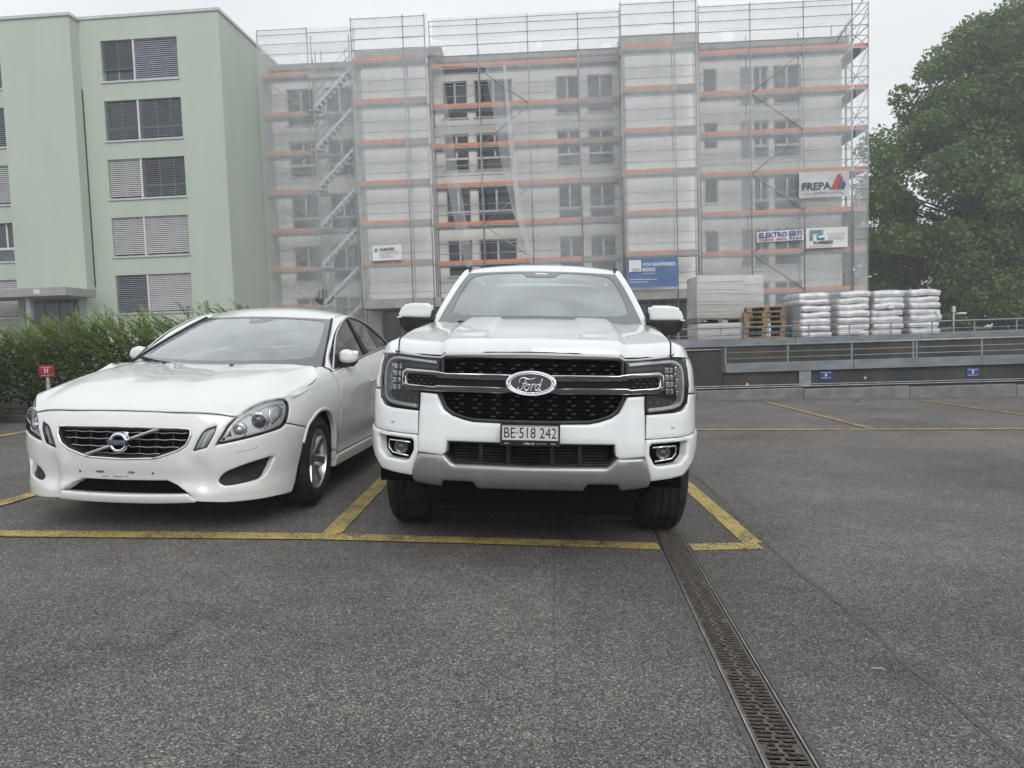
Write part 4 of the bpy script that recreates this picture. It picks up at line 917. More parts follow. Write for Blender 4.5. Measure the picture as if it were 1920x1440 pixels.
panel('intake_shroud',it,M_PLAST,T,sym([(s*1.02,z+(.004 if z>.6 else -.006)) for s,z in IN]),[inset(sym(IN),.010)],lift=-.012,r=.003,depth=.08,h=.06)
for k in range(6): MB().tube([on(T,s,.578+.017*k,-.05)[0] for s in (-.42,-.2,0,.2,.42)],.0035,5).build('intake_bar',M_PLAST,it)
for s in (-.27,-.12,.12,.27): MB().box((s-.012,-.005,.555),(s+.012,.03,.68)).build('intake_post',M_PLAST,it)
SK=[(0,.553),(.409,.557),(.428,.568),(.464,.606),(.603,.612),(.621,.586),(.645,.514),(.651,.462),(.633,.448),(.494,.429),(.475,.467),(.313,.467),(.294,.424),(0,.424)]
panel('skid_plate',tk,M_SKID,T,sym(SK),lift=.022,r=.016,depth=.05,h=.022,bstep=.01)
# underbody
ub=MB().cbox((-.60,.14,.31),(.60,.20,.47),.02).cbox((-.60,.18,.24),(.60,.5,.34),.02).cbox((-.72,.5,.30),(.72,4.9,.50),.03).cbox((-.82,.32,.39),(-.45,.40,.52),.02).cbox((.45,.32,.39),(.82,.40,.52),.02).build('underbody',M_INK,tk)
MB().box((-.90,.45,.45),(.90,1.5,1.10)).box((-.90,1.5,.36),(.90,5.2,1.10)).build('chassis_core',M_VOID,tk) if False else MB().box((-.60,.20,.45),(.60,1.45,1.10)).box((-.88,1.45,.36),(.88,3.45,1.10)).box((-.88,3.5,.45),(.88,5.2,.70)).build('chassis_core',M_VOID,tk)
def arm(sg): MB().cbox((min(sg*.35,sg*.66),.78,.27),(max(sg*.35,sg*.66),.95,.33),.015).build('suspension_arm',M_DGREY,tk)
both(arm)
# number plate
pl=MB().cbox((-.160,-.088,.672),(.160,-.070,.790),.004).build('plate_holder',M_PLAST,tk)
np_=MB().cbox((-.150,-.0945,.702),(.150,-.0885,.784),.003).build('number_plate',M_PLATE,pl)
tubeline('plate_border',pl,M_INK,lambda a,b:np.stack([np.asarray(a,float),0*np.asarray(a)-.0946,np.asarray(b,float)],-1),[(-.147,.705),(.147,.705),(.147,.781),(-.147,.781)],.0014,0,4,closed=True)
lettering('BE·518 242',.080,M_INK,pl,(0,-.0950,.742),.0006,bold=-.0002,width=.278)
lettering('A.Mäly AG',.013,M_PLATE,pl,(-.005,-.0885,.687),.0004,bold=.0003); lettering('AUTO CENTRUM',.007,M_PLATE,pl,(.062,-.0885,.687),.0004)
for x in (-.125,.125): MB().cbox((x-.012,-.0892,.684),(x+.012,-.0882,.690),.0004).build('holder_clip',M_SATIN,pl)
# bonnet
hx=[0,.24,.48,.506,.60,.77,.80,.86]; hyf=[-.012,.006,.036,.055,.105,.190,.215,.28]; hzl=[1.163,1.159,1.153,1.136,1.138,1.152,1.155,1.155]
gx=[0,.012,.03,.055,.085,.11,.15,.30,.60,1.2,1.4]; gzv=[0,.030,.058,.076,.086,.090,.096,.118,.160,.226,.242]
def smst(x,a,b): t=np.clip((x-a)/(b-a),0,1); return t*t*(3-2*t)
def hood(a,b):
    a=np.asarray(a,float); b=np.asarray(b,float); ax=np.abs(a)
    yf=hermite(hx,hyf,ax); zl=hermite(hx,hzl,ax); g_=hermite(gx,gzv,b)
    fade=smst(b,.10,.32)
    bul=fade*(.012*smst(ax,.255,.275)*(1-smst(ax,.50,.555))-.003*(1-smst(ax,.255,.275)))-.014*smst(ax,.50,.66)*smst(b,.3,1.1)-.006*smst(ax,.70,.80)*smst(b,.1,.4)
    return np.stack([a,yf+b,zl+g_+bul],-1)
HD=[(0,.0),(.24,0),(.40,0),(.484,0),(.505,0),(.60,0),(.70,0),(.772,0),(.784,.10),(.795,.3),(.798,.6),(.79,.95),(.775,1.18),(.70,1.24),(.62,1.19),(.55,1.20),(.30,1.22),(0,1.22)]
panel('bonnet',tk,M_WHT,hood,sym(HD),r=.006,depth=.03,h=.022,bstep=.012)
tubeline('bonnet_seal',tk,M_INK,hood,[(s,.004) for s in (-.772,-.60,-.505,-.484,-.24,0,.24,.484,.505,.60,.772)],.005,-.004,6,sm=False)
def seam(name,parent,M,pts,r=.0028,lift=-.004): tubeline(name,parent,M_INK,M,pts,r,lift,5,sm=False)
def seams(sg):
    f=lambda P:[(sg*s,z) for s,z in P]
    seam('panel_gap',tk,hood,f([(.776,.004),(.788,.10),(.799,.3),(.802,.6),(.794,.95),(.779,1.17)]),.0035)
    seam('panel_gap',tk,T,f([(.618,.842),(.615,.71),(.6115,.617)]),.003,-.002); seam('panel_gap',tk,T,f([(.616,.7095),(.80,.7155),(.992,.7228),(1.16,.7335)]),.003,.0)
    seam('panel_gap',tk,T,f([(.931,.949),(1.10,.941),(1.305,.931)]),.003,-.003); seam('panel_gap',tk,T,f([(2.334,1.15),(2.334,.8),(2.334,.46)]),.003); seam('panel_gap',tk,T,f([(3.364,1.17),(3.364,.8),(3.364,.46)]),.003)
    seam('panel_gap',tk,T,f([(.940,1.148),(.930,1.0),(.905,.89)]),.003,-.002)
both(seams)
MB().box((-.72,.30,1.02),(.72,1.15,1.12)).build('engine_cover',M_VOID,tk)
# fenders
def fe(sg):
    def S_(y,z): return T(np.array([TRUCK.s_at_y(y)]),np.array([z]))[0]
    def Ss(s,z): return T(np.array([s]),np.array([z]))[0]
    ed=lambda x,b:tuple(hood(np.array([x]),np.array([b]))[0]-np.array([-.004,0,.002]))
    hoodrow=[ed(.774,.005),ed(.782,.06),ed(.789,.14),ed(.797,.28),ed(.801,.48),ed(.801,.68),ed(.788,.98),ed(.778,1.19)]
    shr=[Ss(.80,1.157),Ss(.88,1.155),Ss(1.0,1.15),S_(.45,1.14),S_(.7,1.14),S_(.9,1.14),S_(1.2,1.14),S_(1.55,1.14)]
    mid=[(.79,.17,1.17),(.832,.225,1.205),(.868,.33,1.208),(.888,.47,1.198),(.880,.70,1.224),(.868,.90,1.260),(.850,1.20,1.308),(.83,1.46,1.335)]
    G_=loft([hoodrow,mid,shr],56,14); G_[...,0]*=sg
    o=grid('fender_top',tk,M_WHT,G_ if sg<0 else G_[:,::-1])
    fa=arc(1.625,.40,.475,155,5,18)
    side=[(.942,1.150),(1.15,1.140),(2.33,1.140),(2.33,.46),(2.12,.43)]+[(a_,b_) for a_,b_ in arc(1.625,.40,.475,4,134,18)]+[(1.305,.932),(.934,.952)]
    panel('fender',tk,M_WHT,T,sp(side,sg),lift=.0,r=.006,depth=.05,h=.03)
    panel('wheel_arch_trim',tk,M_WHT,T,sp(strip(arc(1.625,.40,.472,8,132,20),.05),sg),lift=.022,r=.012,depth=.05,h=.03)
    for nm,s0,s1 in (('front_door',2.338,3.36),('rear_door',3.368,4.15)):
        d_=panel(nm,tk,M_WHT,T,sp([(s0,1.175),(s1,1.175),(s1,.46),(s0,.46)],sg),lift=.0,r=.006,depth=.04,h=.04)
        p,n=on(T,sg*(s1-.13),1.04,.02); MB().cbox((-.015,-.10,-.016),(.02,.10,.016),.01,Matrix.Translation(p)).build('door_handle',M_WHT,d_)
    MB().cbox((min(sg*.80,sg*.96),1.65,.36),(max(sg*.80,sg*.96),3.35,.44),.02).build('side_step',M_PLAST,tk)
    bed=[(4.16,1.20),(5.95,1.20),(5.95,.55),(5.38,.52)]+arc(4.895,.40,.475,8,172,20)+[(4.38,.46),(4.16,.46)]
    panel('cargo_bed_side',tk,M_WHT,T,sp(bed,sg),lift=.0,r=.006,depth=.05,h=.05)
    for ss in (1.625,4.895):
        liner(tk,sg*.76,ss-.745,.40,.47,-.17,.13)
both(fe)
MB().cbox((-.90,5.33,.50),(.90,5.38,1.18),.02).build('tailgate',M_WHT,tk); MB().box((-.88,3.56,.70),(.88,5.32,.74)).build('bed_floor',M_PLAST,tk); MB().cbox((-.92,5.36,.36),(.92,5.48,.50),.03).build('rear_bumper',M_PLAST,tk)
# cab
EW=[(.772,1.46,1.338),(.735,1.63,1.46),(.690,1.80,1.585),(.645,1.93,1.69),(.602,2.05,1.775)]; MW=[(0,1.17,1.36),(0,1.38,1.49),(0,1.60,1.61),(0,1.79,1.71),(0,1.95,1.787)]
WS=archmap(EW,MW,.72,.78)
WSO=[(-.718,-.02),(.718,-.02),(.718,.775),(-.718,.775)]
ws=grid('windscreen',tk,M_WS,WS(*np.meshgrid(np.linspace(-.718,.718,49),np.linspace(-.02,.775,29),indexing='ij')))
WSI=chaikin([(-.63,.075),(.63,.075),(.655,.30),(.655,.66),(.60,.735),(.26,.745),(.17,.745),(.13,.655),(-.13,.655),(-.17,.745),(-.26,.745),(-.60,.735),(-.655,.66),(-.655,.30)],2)
panel('glass_border',ws,M_FRIT,WS,WSO,[WSI],lift=.003,r=0,depth=0,h=.05,bstep=.02)
panel('sensor_housing',ws,M_FRIT,WS,[(-.18,.76),(-.13,.660),(.13,.660),(.18,.76)],lift=.0015,r=.0,depth=.0,h=.04)
panel('sensor_window',ws,M_DRL,WS,[(-.05,.74),(-.065,.715),(.065,.715),(.05,.74)],lift=.004,r=.002,depth=.004,h=.04)
def pil(sg):
    inn=EW+[(.598,2.20,1.822),(.600,2.60,1.845),(.600,3.10,1.835),(.605,3.42,1.80)]
    outr=[(.818,1.55,1.335),(.785,1.70,1.46),(.742,1.86,1.585),(.700,1.99,1.69),(.655,2.12,1.780),(.650,2.28,1.796),(.650,2.60,1.805),(.650,3.10,1.795),(.66,3.45,1.76)]
    mid=[tuple((np.array(i_)+np.array(o_))/2+np.array([.014,-.016,.016])) for i_,o_ in zip(inn,outr)]
    G_=loft([inn,mid,outr],64,12); G_[...,0]*=sg; grid('roof_pillar',tk,M_WHT,G_ if sg<0 else G_[:,::-1])
    tp=MB().cbox((-.02,-.05,-.004),(.02,.07,.006),.003,Matrix.Translation((sg*.612,2.12,1.802))@Matrix.Rotation(R(26),4,'X')@Matrix.Rotation(sg*R(25),4,'Y')).build('roof_ditch_cap',M_PLAST,tk)
    MB().cbox((-.012,-.06,-.06),(.012,.05,.06),.006,Matrix.Translation((sg*.803,1.50,1.368))@Matrix.Rotation(R(-48),4,'X')).build('pillar_trim',M_PLAST,tk)
    def sd(a,b): 
        a=np.asarray(a,float); b=np.asarray(b,float); return np.stack([sg*(.905-.41*(b-1.17)+0*a),a,b],-1)
    def sd2(a,b): r_=sd(-np.asarray(a,float),b); return r_
    f_=(sd,lambda p:p) if sg>0 else (sd2,lambda p:[(-x,z) for x,z in p][::-1])
    panel('side_glass',tk,M_SIDE,f_[0],f_[1]([(1.62,1.172),(2.62,1.172),(2.62,1.775),(2.20,1.775),(1.95,1.62)]),lift=-.004,r=0,depth=0,h=.1,bstep=.05)
    panel('side_glass',tk,M_SIDE,f_[0],f_[1]([(2.72,1.172),(3.38,1.172),(3.42,1.3),(3.36,1.775),(2.72,1.775)]),lift=-.004,r=0,depth=0,h=.1,bstep=.05)
    panel('window_frame',tk,M_GLOSS,f_[0],f_[1]([(1.54,1.165),(3.46,1.165),(3.46,1.79),(2.16,1.79),(1.88,1.62)]),[f_[1]([(1.66,1.185),(2.60,1.185),(2.60,1.765),(2.22,1.765),(1.98,1.62)]),f_[1]([(2.74,1.185),(3.36,1.185),(3.38,1.3),(3.33,1.765),(2.74,1.765)])],lift=0,r=.003,depth=.02,h=.1,bstep=.04)
    # mirror
    def mm(a,b): a=np.asarray(a,float); b=np.asarray(b,float); return np.stack([a,1.50+.55*(np.abs(a)-.93)**2*1.2+.25*(b-1.42)**2+.10*np.maximum(0,np.abs(a)-.98),b],-1)
    cap=[(.806,1.390),(1.072,1.396),(1.078,1.42),(1.058,1.462),(1.02,1.494),(.96,1.503),(.845,1.503),(.818,1.485)]
    m_=panel('side_mirror',tk,M_WHT,mm,sp(cap,sg),r=.014,depth=.12,h=.02,bstep=.01)
    low=[(.79,1.390),(1.070,1.394),(1.065,1.33),(1.03,1.292),(.93,1.278),(.79,1.29)]
    panel('mirror_base',m_,M_PLAST,mm,sp(low,sg),lift=-.003,r=.008,depth=.10,h=.02,bstep=.012)
    MB().cbox((min(sg*.82,sg*1.05),1.60,1.31),(max(sg*.82,sg*1.05),1.606,1.49),.002).build('mirror_glass',M_CHR,m_)
    MB().cbox((min(sg*.78,sg*.90),1.53,1.27),(max(sg*.78,sg*.90),1.63,1.33),.012).build('mirror_arm',M_PLAST,m_)
    MB().cbox((min(sg*1.045,sg*1.078),1.485,1.388),(max(sg*1.045,sg*1.078),1.56,1.400),.004).build('mirror_indicator',M_DRL,m_)
both(pil)
ER=[(.602,2.05,1.777),(.598,2.20,1.822),(.600,2.60,1.845),(.600,3.10,1.835),(.605,3.44,1.795)]; MR=[(0,1.95,1.790),(0,2.10,1.852),(0,2.55,1.888),(0,3.05,1.878),(0,3.44,1.83)]
panel('roof',tk,M_WHT,archmap(ER,MR,.60,1.45,2.,2.6),[(-.6,0),(.6,0),(.6,1.45),(-.6,1.45)],r=.006,depth=.02,h=.05,bstep=.03)
panel('cab_rear_wall',tk,M_WHT,lambda a,b:np.stack([-np.asarray(a,float),3.46+0*np.asarray(a,float),np.asarray(b,float)],-1),[(-.90,1.1),(.90,1.1),(.88,1.22),(.65,1.78),(-.65,1.78),(-.88,1.22)],[rect(-.58,.58,1.30,1.70)],r=.004,depth=.03,h=.1,bstep=.05); MB().box((-.58,3.47,1.30),(.58,3.474,1.70)).build('rear_window',M_SIDE,tk)
# interior
MB().cbox((-.78,1.35,1.05),(.78,1.85,1.30),.05).build('dashboard',M_INT,tk,True,angle=R(40))
for sx in (-.38,.38):
    s_=MB().cbox((sx-.25,2.35,.75),(sx+.25,2.55,1.40),.06,None).cbox((sx-.13,2.40,1.42),(sx+.13,2.50,1.62),.04).cbox((sx-.25,1.95,.72),(sx+.25,2.45,.92),.05).build('seat',M_SEAT,tk,True,angle=R(50))
for sx in (-.4,.4): MB().cbox((sx-.30,3.12,.8),(sx+.30,3.28,1.38),.05).cbox((sx-.12,3.15,1.40),(sx+.12,3.23,1.55),.03).build('rear_seat',M_SEAT,tk,True,angle=R(50))
MB().tube([(.40+.18*math.cos(k*.2617),1.92+.05*math.sin(k*.2617),1.20+.18*math.sin(k*.2617)) for k in range(24)],.014,6,True,True).build('steering_wheel',M_INT,tk,True)
tubeline('wiper',tk,M_PLAST,WS,[(-.55,.012),(-.1,.0)],.007,.010,6); tubeline('wiper',tk,M_PLAST,WS,[(.02,.0),(.5,.012)],.007,.010,6)
for sg in (1,-1): 
    wheel(tk,sg*.806,.895,.396,.397,.300,.225,sg,6,R(3)); wheel(tk,sg*.808,4.15,.395,.397,.275,.225,sg,6)
# ------------------------------------------------------------------ white sedan
def build_sedan(root,PAINT):
    S=SEDAN.P; out=[]
    GR=[(0,.661),(.405,.654),(.428,.641),(.427,.597),(.400,.540),(.345,.505),(.215,.460),(0,.452)]
    gs=chaikin(sym(GR),1,.12)
    gr=panel('grille',root,M_VOID,S,inset(gs,-.004),lift=-.06,r=0,depth=.01,h=.06)
    panel('grille_surround',gr,M_CHR,S,inset(gs,-.001),[inset(gs,.013)],lift=.006,r=.006,depth=.07,h=.05,bstep=.01)
    panel('grille_inner_frame',gr,M_PLAST,S,inset(gs,.012),[inset(gs,.022)],lift=-.008,r=.003,depth=.05,h=.05)
    gi=inset(gs,.018)
    for z in (.622,.578,.532,.487):
        xs=np.linspace(-.43,.43,90); m=inside(np.c_[xs,np.full(90,z)],gi)
        if m.sum()<5: continue
        x0,x1=xs[m].min(),xs[m].max(); xx=np.linspace(x0,x1,41)
        P=[on(S,x,z+.0022*math.cos(x/.104*2*math.pi),-.024)[0] for x in xx]; g_=MB()
        g_.tube(P,.0030,6); g_.build('grille_bar',M_SATIN,gr,True)
        g2=MB(); g2.tube([p+Vector((0,.012,-.003)) for p in P],.005,5); g2.build('grille_bar_back',M_PLAST,gr,True)
    for k in range(-3,4):
        s=k*.104; zs_=np.linspace(.45,.66,60); m=inside(np.c_[np.full(60,s),zs_],gi)
        if m.sum()>3: MB().tube([on(S,s,z,-.032)[0] for z in np.linspace(zs_[m].min(),zs_[m].max(),5)],.006,5).build('grille_post',M_PLAST,gr)
    panel('diagonal_bar',gr,M_SATIN,S,strip(np.array([(-.236,.474),(0,.560),(.236,.648)]),.020),lift=.004,r=.008,depth=.03,h=.03,bstep=.01)
    bd_=panel('badge',gr,M_CHR,S,ell(0,.560,.060,.060,40),[ell(0,.560,.038,.038,40)],lift=.022,r=.009,depth=.03,bstep=.006)
    panel('badge_core',bd_,M_VOID,S,ell(0,.560,.040,.040,30),lift=.006,r=0,depth=.02,bstep=.01)
    panel('badge_arrow',bd_,M_CHR,S,[(.030,.590),(.044,.576),(.062,.594),(.064,.622),(.036,.624),(.034,.613),(.048,.611)],lift=.020,r=.003,depth=.02,bstep=.006)
    panel('badge_bar',bd_,M_BLUE,S,rect(-.064,.064,.545,.577),lift=.030,r=.003,depth=.02,bstep=.01)
    p,_=on(S,0,.561,.0315); lettering('VOLVO',.027,M_CHR,bd_,(0,p.y-.001,.561),.0008,bold=.0010,width=.112)
    # bumper
    HLo=[(1.096,.741),(1.102,.777),(1.078,.803),(1.012,.808),(.898,.799),(.784,.768),(.687,.719),(.633,.666),(.591,.595),(.562,.546),(.705,.573),(.85,.599),(.982,.622),(1.03,.648),(1.066,.693)]
    BM=[(0,.747),(.20,.745),(.345,.738),(.465,.737),(.573,.728),(.684,.712),(.630,.664),(.588,.593),(.558,.542),(.705,.569),(.85,.595),(.984,.618),(1.034,.644),(1.30,.583),(1.234,.489),(1.18,.347),(1.126,.21),(1.09,.179),(.934,.187),(.621,.188),(.442,.199),(.408,.248),(.335,.299),(.27,.325),(0,.322)]
    DL=[(.437,.511),(.459,.564),(.489,.622),(.513,.644),(.567,.661),(.555,.617),(.513,.533)]
    FO=[(.573,.316),(.591,.351),(.633,.382),(.766,.427),(.928,.453),(.912,.418),(.88,.347),(.844,.318),(.796,.305),(.621,.285),(.59,.298)]
    holes=[inset(gs,.004),DL,mir(DL),chaikin(FO,1),mir(chaikin(FO,1))]
    def rel(a,b):   # sculpted channels running down from the lamp bars towards the fog pockets
        ax=np.abs(a); c=.50+.10*(.5-b); return -.016*np.exp(-((ax-(.46+.25*np.clip(.45-b,0,.2)))/.055)**2)*smst(b,.22,.30)*(1-smst(b,.40,.50))+.010*smst(ax,.30,.37)*(1-smst(ax,.40,.46))*smst(b,.22,.26)*(1-smst(b,.42,.50))+.012*(1-smst(b,.186,.215))
    bm_=panel('bumper',root,PAINT,S,sym(BM),holes,lift=0,r=.008,depth=.05,h=.022,bstep=.012,relief=rel)
    panel('front_lip',bm_,PAINT,S,sym([(0,.241),(.40,.247),(.446,.204),(.436,.194),(.2,.188),(0,.187)]),lift=.014,r=.010,depth=.05,h=.025)
    panel('lower_intake',bm_,M_VOID,S,sym([(0,.328),(.275,.330),(.345,.300),(.42,.245),(0,.236)]),lift=-.07,r=0,depth=.01,h=.08)
    for sx in (-.279,.189):
        p,_=on(S,sx,.372,.0); MB().lathe([(.003,.006),(-.002,.006),(-.002,.001)],12,'y',Matrix.Translation(p)).build('plate_screw_hole',M_INK,bm_)
    for sx,ww in ((-.145,.03),(.055,.022)):
        panel('scuff_mark',bm_,M_DUST,S,ell(sx,.375,ww,.008,14),lift=.002,r=0,depth=0,bstep=.01)
        p,_=on(S,sx+.012,.373,.0); MB().lathe([(.003,.005),(-.0025,.005),(-.0025,.001)],12,'y',Matrix.Translation(p)).build('plate_screw_hole',M_INK,bm_)
    for x0,x1 in ((-.14,-.095),(-.065,.0),(.015,.03)): tubeline('scratch',bm_,M_DUST,S,[(x0,.348),((x0+x1)/2,.345),(x1,.347)],.0022,.0015,4)
    def side(sg):
        dl=panel('daylight_lamp',root,M_LAMPG,S,sp(inset(DL,-.003),sg),lift=-.022,r=0,depth=.01,h=.04)
        panel('lamp_frame',dl,M_PLAST,S,sp(DL,sg),[sp(inset(DL,.006),sg)],lift=.002,r=.002,depth=.025,h=.03,bstep=.008)
        for o_ in (-.018,.012): panel('light_bar',dl,M_DRL,S,sp(strip(np.array([(.476+o_,.528),(.495+o_,.575),(.522+o_,.628)]),.016),sg),lift=-.006,r=.004,depth=.015,h=.03,bstep=.02)
        panel('lens',dl,M_LENS,S,sp(DL,sg),lift=.0,r=0,depth=0,h=.04)
        fo=panel('fog_pocket',bm_,M_PLAST,S,sp(inset(chaikin(FO,1),-.006),sg),lift=-.045,r=0,depth=.01,h=.03,relief=lambda a,b:.03*(1-smst(b,.29,.345)))
        h_=panel('headlight',root,M_LAMPG,S,sp(inset(HLo,-.002),sg),lift=-.034,r=0,depth=.01,h=.05)
        panel('lamp_gasket',h_,M_PLAST,S,sp(inset(chaikin(HLo,1),-.002),sg),[sp(inset(chaikin(HLo,1),.008),sg)],lift=-.004,r=.002,depth=.05,h=.05,bstep=.01)
        panel('lamp_edge_trim',h_,M_LAMPG,S,sp(inset(chaikin(HLo,1),.009),sg),[sp(inset(chaikin(HLo,1),.030),sg)],lift=-.020,r=.004,depth=.04,h=.04,bstep=.012)
        for s,z,r_ in ((.835,.682,.052),(.700,.635,.040)):
            p,n=on(S,sg*s,z,-.036); A=Matrix.Translation(p)@Matrix(((1,0,0,0),(0,1,0,0),(0,0,1,0),(0,0,0,1)))
            q=Vector((n.x,n.y,0)).normalized()*.4+Vector((0,-1,0))*.6; ang=math.atan2(q.x,-q.y); A=Matrix.Translation(p)@Matrix.Rotation(ang,4,'Z')
            MB().lathe([(.02,r_*1.25),(-.012,r_*1.22),(-.016,r_*1.12),(-.002,r_*1.0),(-.012,r_*.98),(-.010,r_*.9)],32,'y',A).build('reflector_ring',M_CHR,h_,True)
            MB().lathe([(-.004,r_*.92),(-.020,r_*.78),(-.030,r_*.5),(-.034,r_*.2),(-.0345,.001)],28,'y',A).build('projector',M_BULB if s>.8 else M_LAMP,h_,True)
        panel('lamp_side_reflector',h_,M_LAMP,S,sp([(.93,.645),(1.03,.70),(1.06,.75),(1.02,.775),(.93,.76),(.915,.70)],sg),lift=-.026,r=.006,depth=.03,h=.03)
        panel('lamp_inner_panel',h_,M_DGREY,S,sp([(.595,.565),(.66,.58),(.645,.64),(.63,.645)],sg),lift=-.026,r=.004,depth=.02,h=.03)
        panel('lens',h_,M_LENS,S,sp(inset(chaikin(HLo,1),.003),sg),lift=.002,r=.008,depth=0,h=.025,bstep=.012)
        tubeline('washer_cap_seam',bm_,M_DUST,S,[(sg*s,z) for s,z in ((.678,.507),(.684,.496),(.74,.503),(.79,.512),(.797,.53))],.0012,.0,4)
        # fender and doors
        FE=[(1.038,.648),(1.070,.693),(1.100,.741),(1.106,.777),(1.084,.807),(1.312,.850),(1.474,.872),(1.606,.903),(1.72,.952),(1.775,.984),(1.84,.984),(1.895,.962),(1.918,.935),(1.944,.874),(1.974,.799),(1.970,.70),(1.955,.5),(1.945,.27),(1.905,.262)]+[(1.900,.347),(1.864,.506),(1.804,.599),(1.714,.666),(1.600,.686),(1.486,.675),(1.384,.635),(1.302,.587)]
        fr_=panel('fender',root,PAINT,S,sp(FE,sg),lift=-.001,r=.0035,depth=.03,h=.025)
        panel('arch_lip',fr_,PAINT,S,sp(strip(catmull(np.array([(1.895,.347),(1.860,.506),(1.800,.599),(1.712,.664),(1.600,.683),(1.488,.672),(1.386,.632),(1.302,.583),(1.236,.487)]),4),.026),sg),lift=.008,r=.008,depth=.03,h=.03)
        FD=[(1.924,.936),(1.950,.874),(1.980,.799),(1.976,.70),(1.961,.5),(1.951,.30),(2.98,.30),(2.99,.6),(2.99,1.03),(2.75,1.006)]
        RD=[(2.996,1.03),(2.996,.6),(2.986,.30),(3.55,.30),(3.70,.45),(3.86,.62),(3.93,.80),(3.93,1.10),(3.64,1.086)]
        dent=lambda a,b:-.020*np.exp(-((b-.36)/.07)**2)+.006*np.exp(-((b-.80)/.05)**2)
        d1=panel('front_door',root,PAINT,S,sp(FD,sg),lift=0,r=.005,depth=.03,h=.03,relief=dent); d2=panel('rear_door',root,PAINT,S,sp(RD,sg),lift=0,r=.005,depth=.03,h=.03,relief=dent)
        for d_,s0 in ((d1,2.87),(d2,3.78)):
            tubeline('door_handle',d_,PAINT,S,[(sg*(s0-.11),.818),(sg*(s0-.08),.822),(sg*s0,.826),(sg*(s0+.08),.830),(sg*(s0+.105),.829)],[.010]*21,.030,8)
            panel('handle_recess',d_,M_DGREY,S,sp(ell(s0-.01,.822,.06,.020,20),sg),lift=.0015,r=0,depth=0,bstep=.02)
        panel('sill',root,PAINT,S,sp([(1.915,.262),(1.95,.288),(2.6,.292),(3.56,.292),(3.58,.20),(1.915,.20)],sg),lift=.004,r=.010,depth=.05,h=.04)
        yr_=3.71; sr=SEDAN.s_at_y(yr_)
        RQ=[(3.938,1.10),(3.936,.80),(3.865,.615)]+arc(sr,.32,.355,122,8,14)+[(sr+.36,.22),(sr+.75,.22),(5.25,.28),(5.25,.98),(4.9,1.05),(4.4,1.10)]
        panel('rear_quarter',root,PAINT,S,sp(RQ,sg),lift=0,r=.005,depth=.03,h=.04)
        panel('tail_lamp',root,pbr('tail_lamp_red',(.25,.01,.012),.15,coat=.6) if 'tail_lamp_red' not in MATS else MATS['tail_lamp_red'],S,sp([(4.95,.72),(5.25,.74),(5.25,.93),(5.0,.99)],sg),lift=.006,r=.006,depth=.02,h=.04)
        # greenhouse
        inn=[(.795,1.36,.975),(.770,1.42,1.02),(.735,1.55,1.085),(.675,1.81,1.197),(.625,2.01,1.288),(.577,2.20,1.364),(.575,2.37,1.405),(.575,2.58,1.415),(.575,2.88,1.388),(.595,3.16,1.307),(.625,3.45,1.205),(.655,3.75,1.115),(.69,3.95,1.07)]
        arc_=[(.852,1.385,.935),(.788,1.51,1.032),(.760,1.62,1.105),(.724,1.795,1.216),(.692,2.025,1.308),(.680,2.20,1.360),(.686,2.34,1.384),(.686,2.54,1.383),(.704,2.86,1.339),(.742,3.10,1.266),(.764,3.32,1.195),(.79,3.46,1.12),(.83,3.55,1.095)]
        mid=[tuple((np.array(i_)+np.array(o_))/2+np.array([.008,-.006,.008])) for i_,o_ in zip(inn,arc_)]
        G_=loft([inn,mid,arc_],72,12); G_[...,0]*=sg; grid('roof_pillar',root,PAINT,G_ if sg<0 else G_[:,::-1])
        # cowl corner between bonnet, fender and pillar
        cA=[(.808,1.151,.989),(.825,1.24,.985),(.848,1.34,.955),(.852,1.387,.936)]; cB=[(.74,1.28,.985),(.775,1.35,.985),(.795,1.38,.985),(.80,1.44,1.02)]
        G_=loft([cB,cA],12,3); G_[...,0]*=sg; grid('cowl_corner',root,PAINT,G_ if sg<0 else G_[:,::-1])
        def sd(a,b):
            a=np.asarray(a,float)*1.; b=np.asarray(b,float); y=a if sg>0 else -a; zb=.932+.0907*(y-1.3)
            return np.stack([sg*(.850-.026*(y-1.3)-.41*np.maximum(0,b-zb)-.015*smst(y,2.6,3.4)),y,b],-1)
        fl=(lambda p:p) if sg>0 else (lambda p:[(-x,z) for x,z in p][::-1])
        ar=[(y,z) for _,y,z in arc_]; bl=[(3.45,1.105),(3.2,1.098),(2.99,1.086),(2.5,1.045),(2.09,1.008),(1.7,.972)]
        poly=[(y,z) for y,z in ar[:-1]][::-1]; poly=poly+bl[::-1]; poly=poly[:]  # roof arc backwards, then belt forwards
        DLO=list(chaikin(ar[1:-1]+bl,0))
        panel('side_glass',root,M_SIDE,sd,fl(DLO[::-1]),lift=-.006,r=0,depth=0,h=.08,bstep=.05)
        dlo=np.array(ar[:-1]+bl)
        tr_=[(y,z) for y,z in ar[:-1]]
        g_=MB().tube([Vector(sd(np.array([y if sg>0 else -y]),np.array([z]))[0])+Vector((sg*.006,0,0)) for y,z in catmull(np.array(tr_),4)],.009,6); g_.build('window_trim',M_SATIN,root,True)
        g_=MB().tube([Vector(sd(np.array([y if sg>0 else -y]),np.array([z]))[0])+Vector((sg*.004,0,0)) for y,z in catmull(np.array([(1.39,.938)]+bl[::-1]),4)],.010,6); g_.build('belt_trim',M_SATIN,root,True)
        panel('pillar_cover',root,M_GLOSS,sd,fl([(2.36,1.372),(2.30,1.366),(2.40,1.033),(2.58,1.048)][::-1]),lift=.001,r=.003,depth=.01,h=.05,bstep=.04)
        # mirror
        def mm(a,b): a=np.asarray(a,float); b=np.asarray(b,float); return np.stack([a,1.60+1.6*(np.abs(a)-.88)**2+.8*(b-1.04)**2+.18*np.maximum(0,np.abs(a)-.91),b],-1)
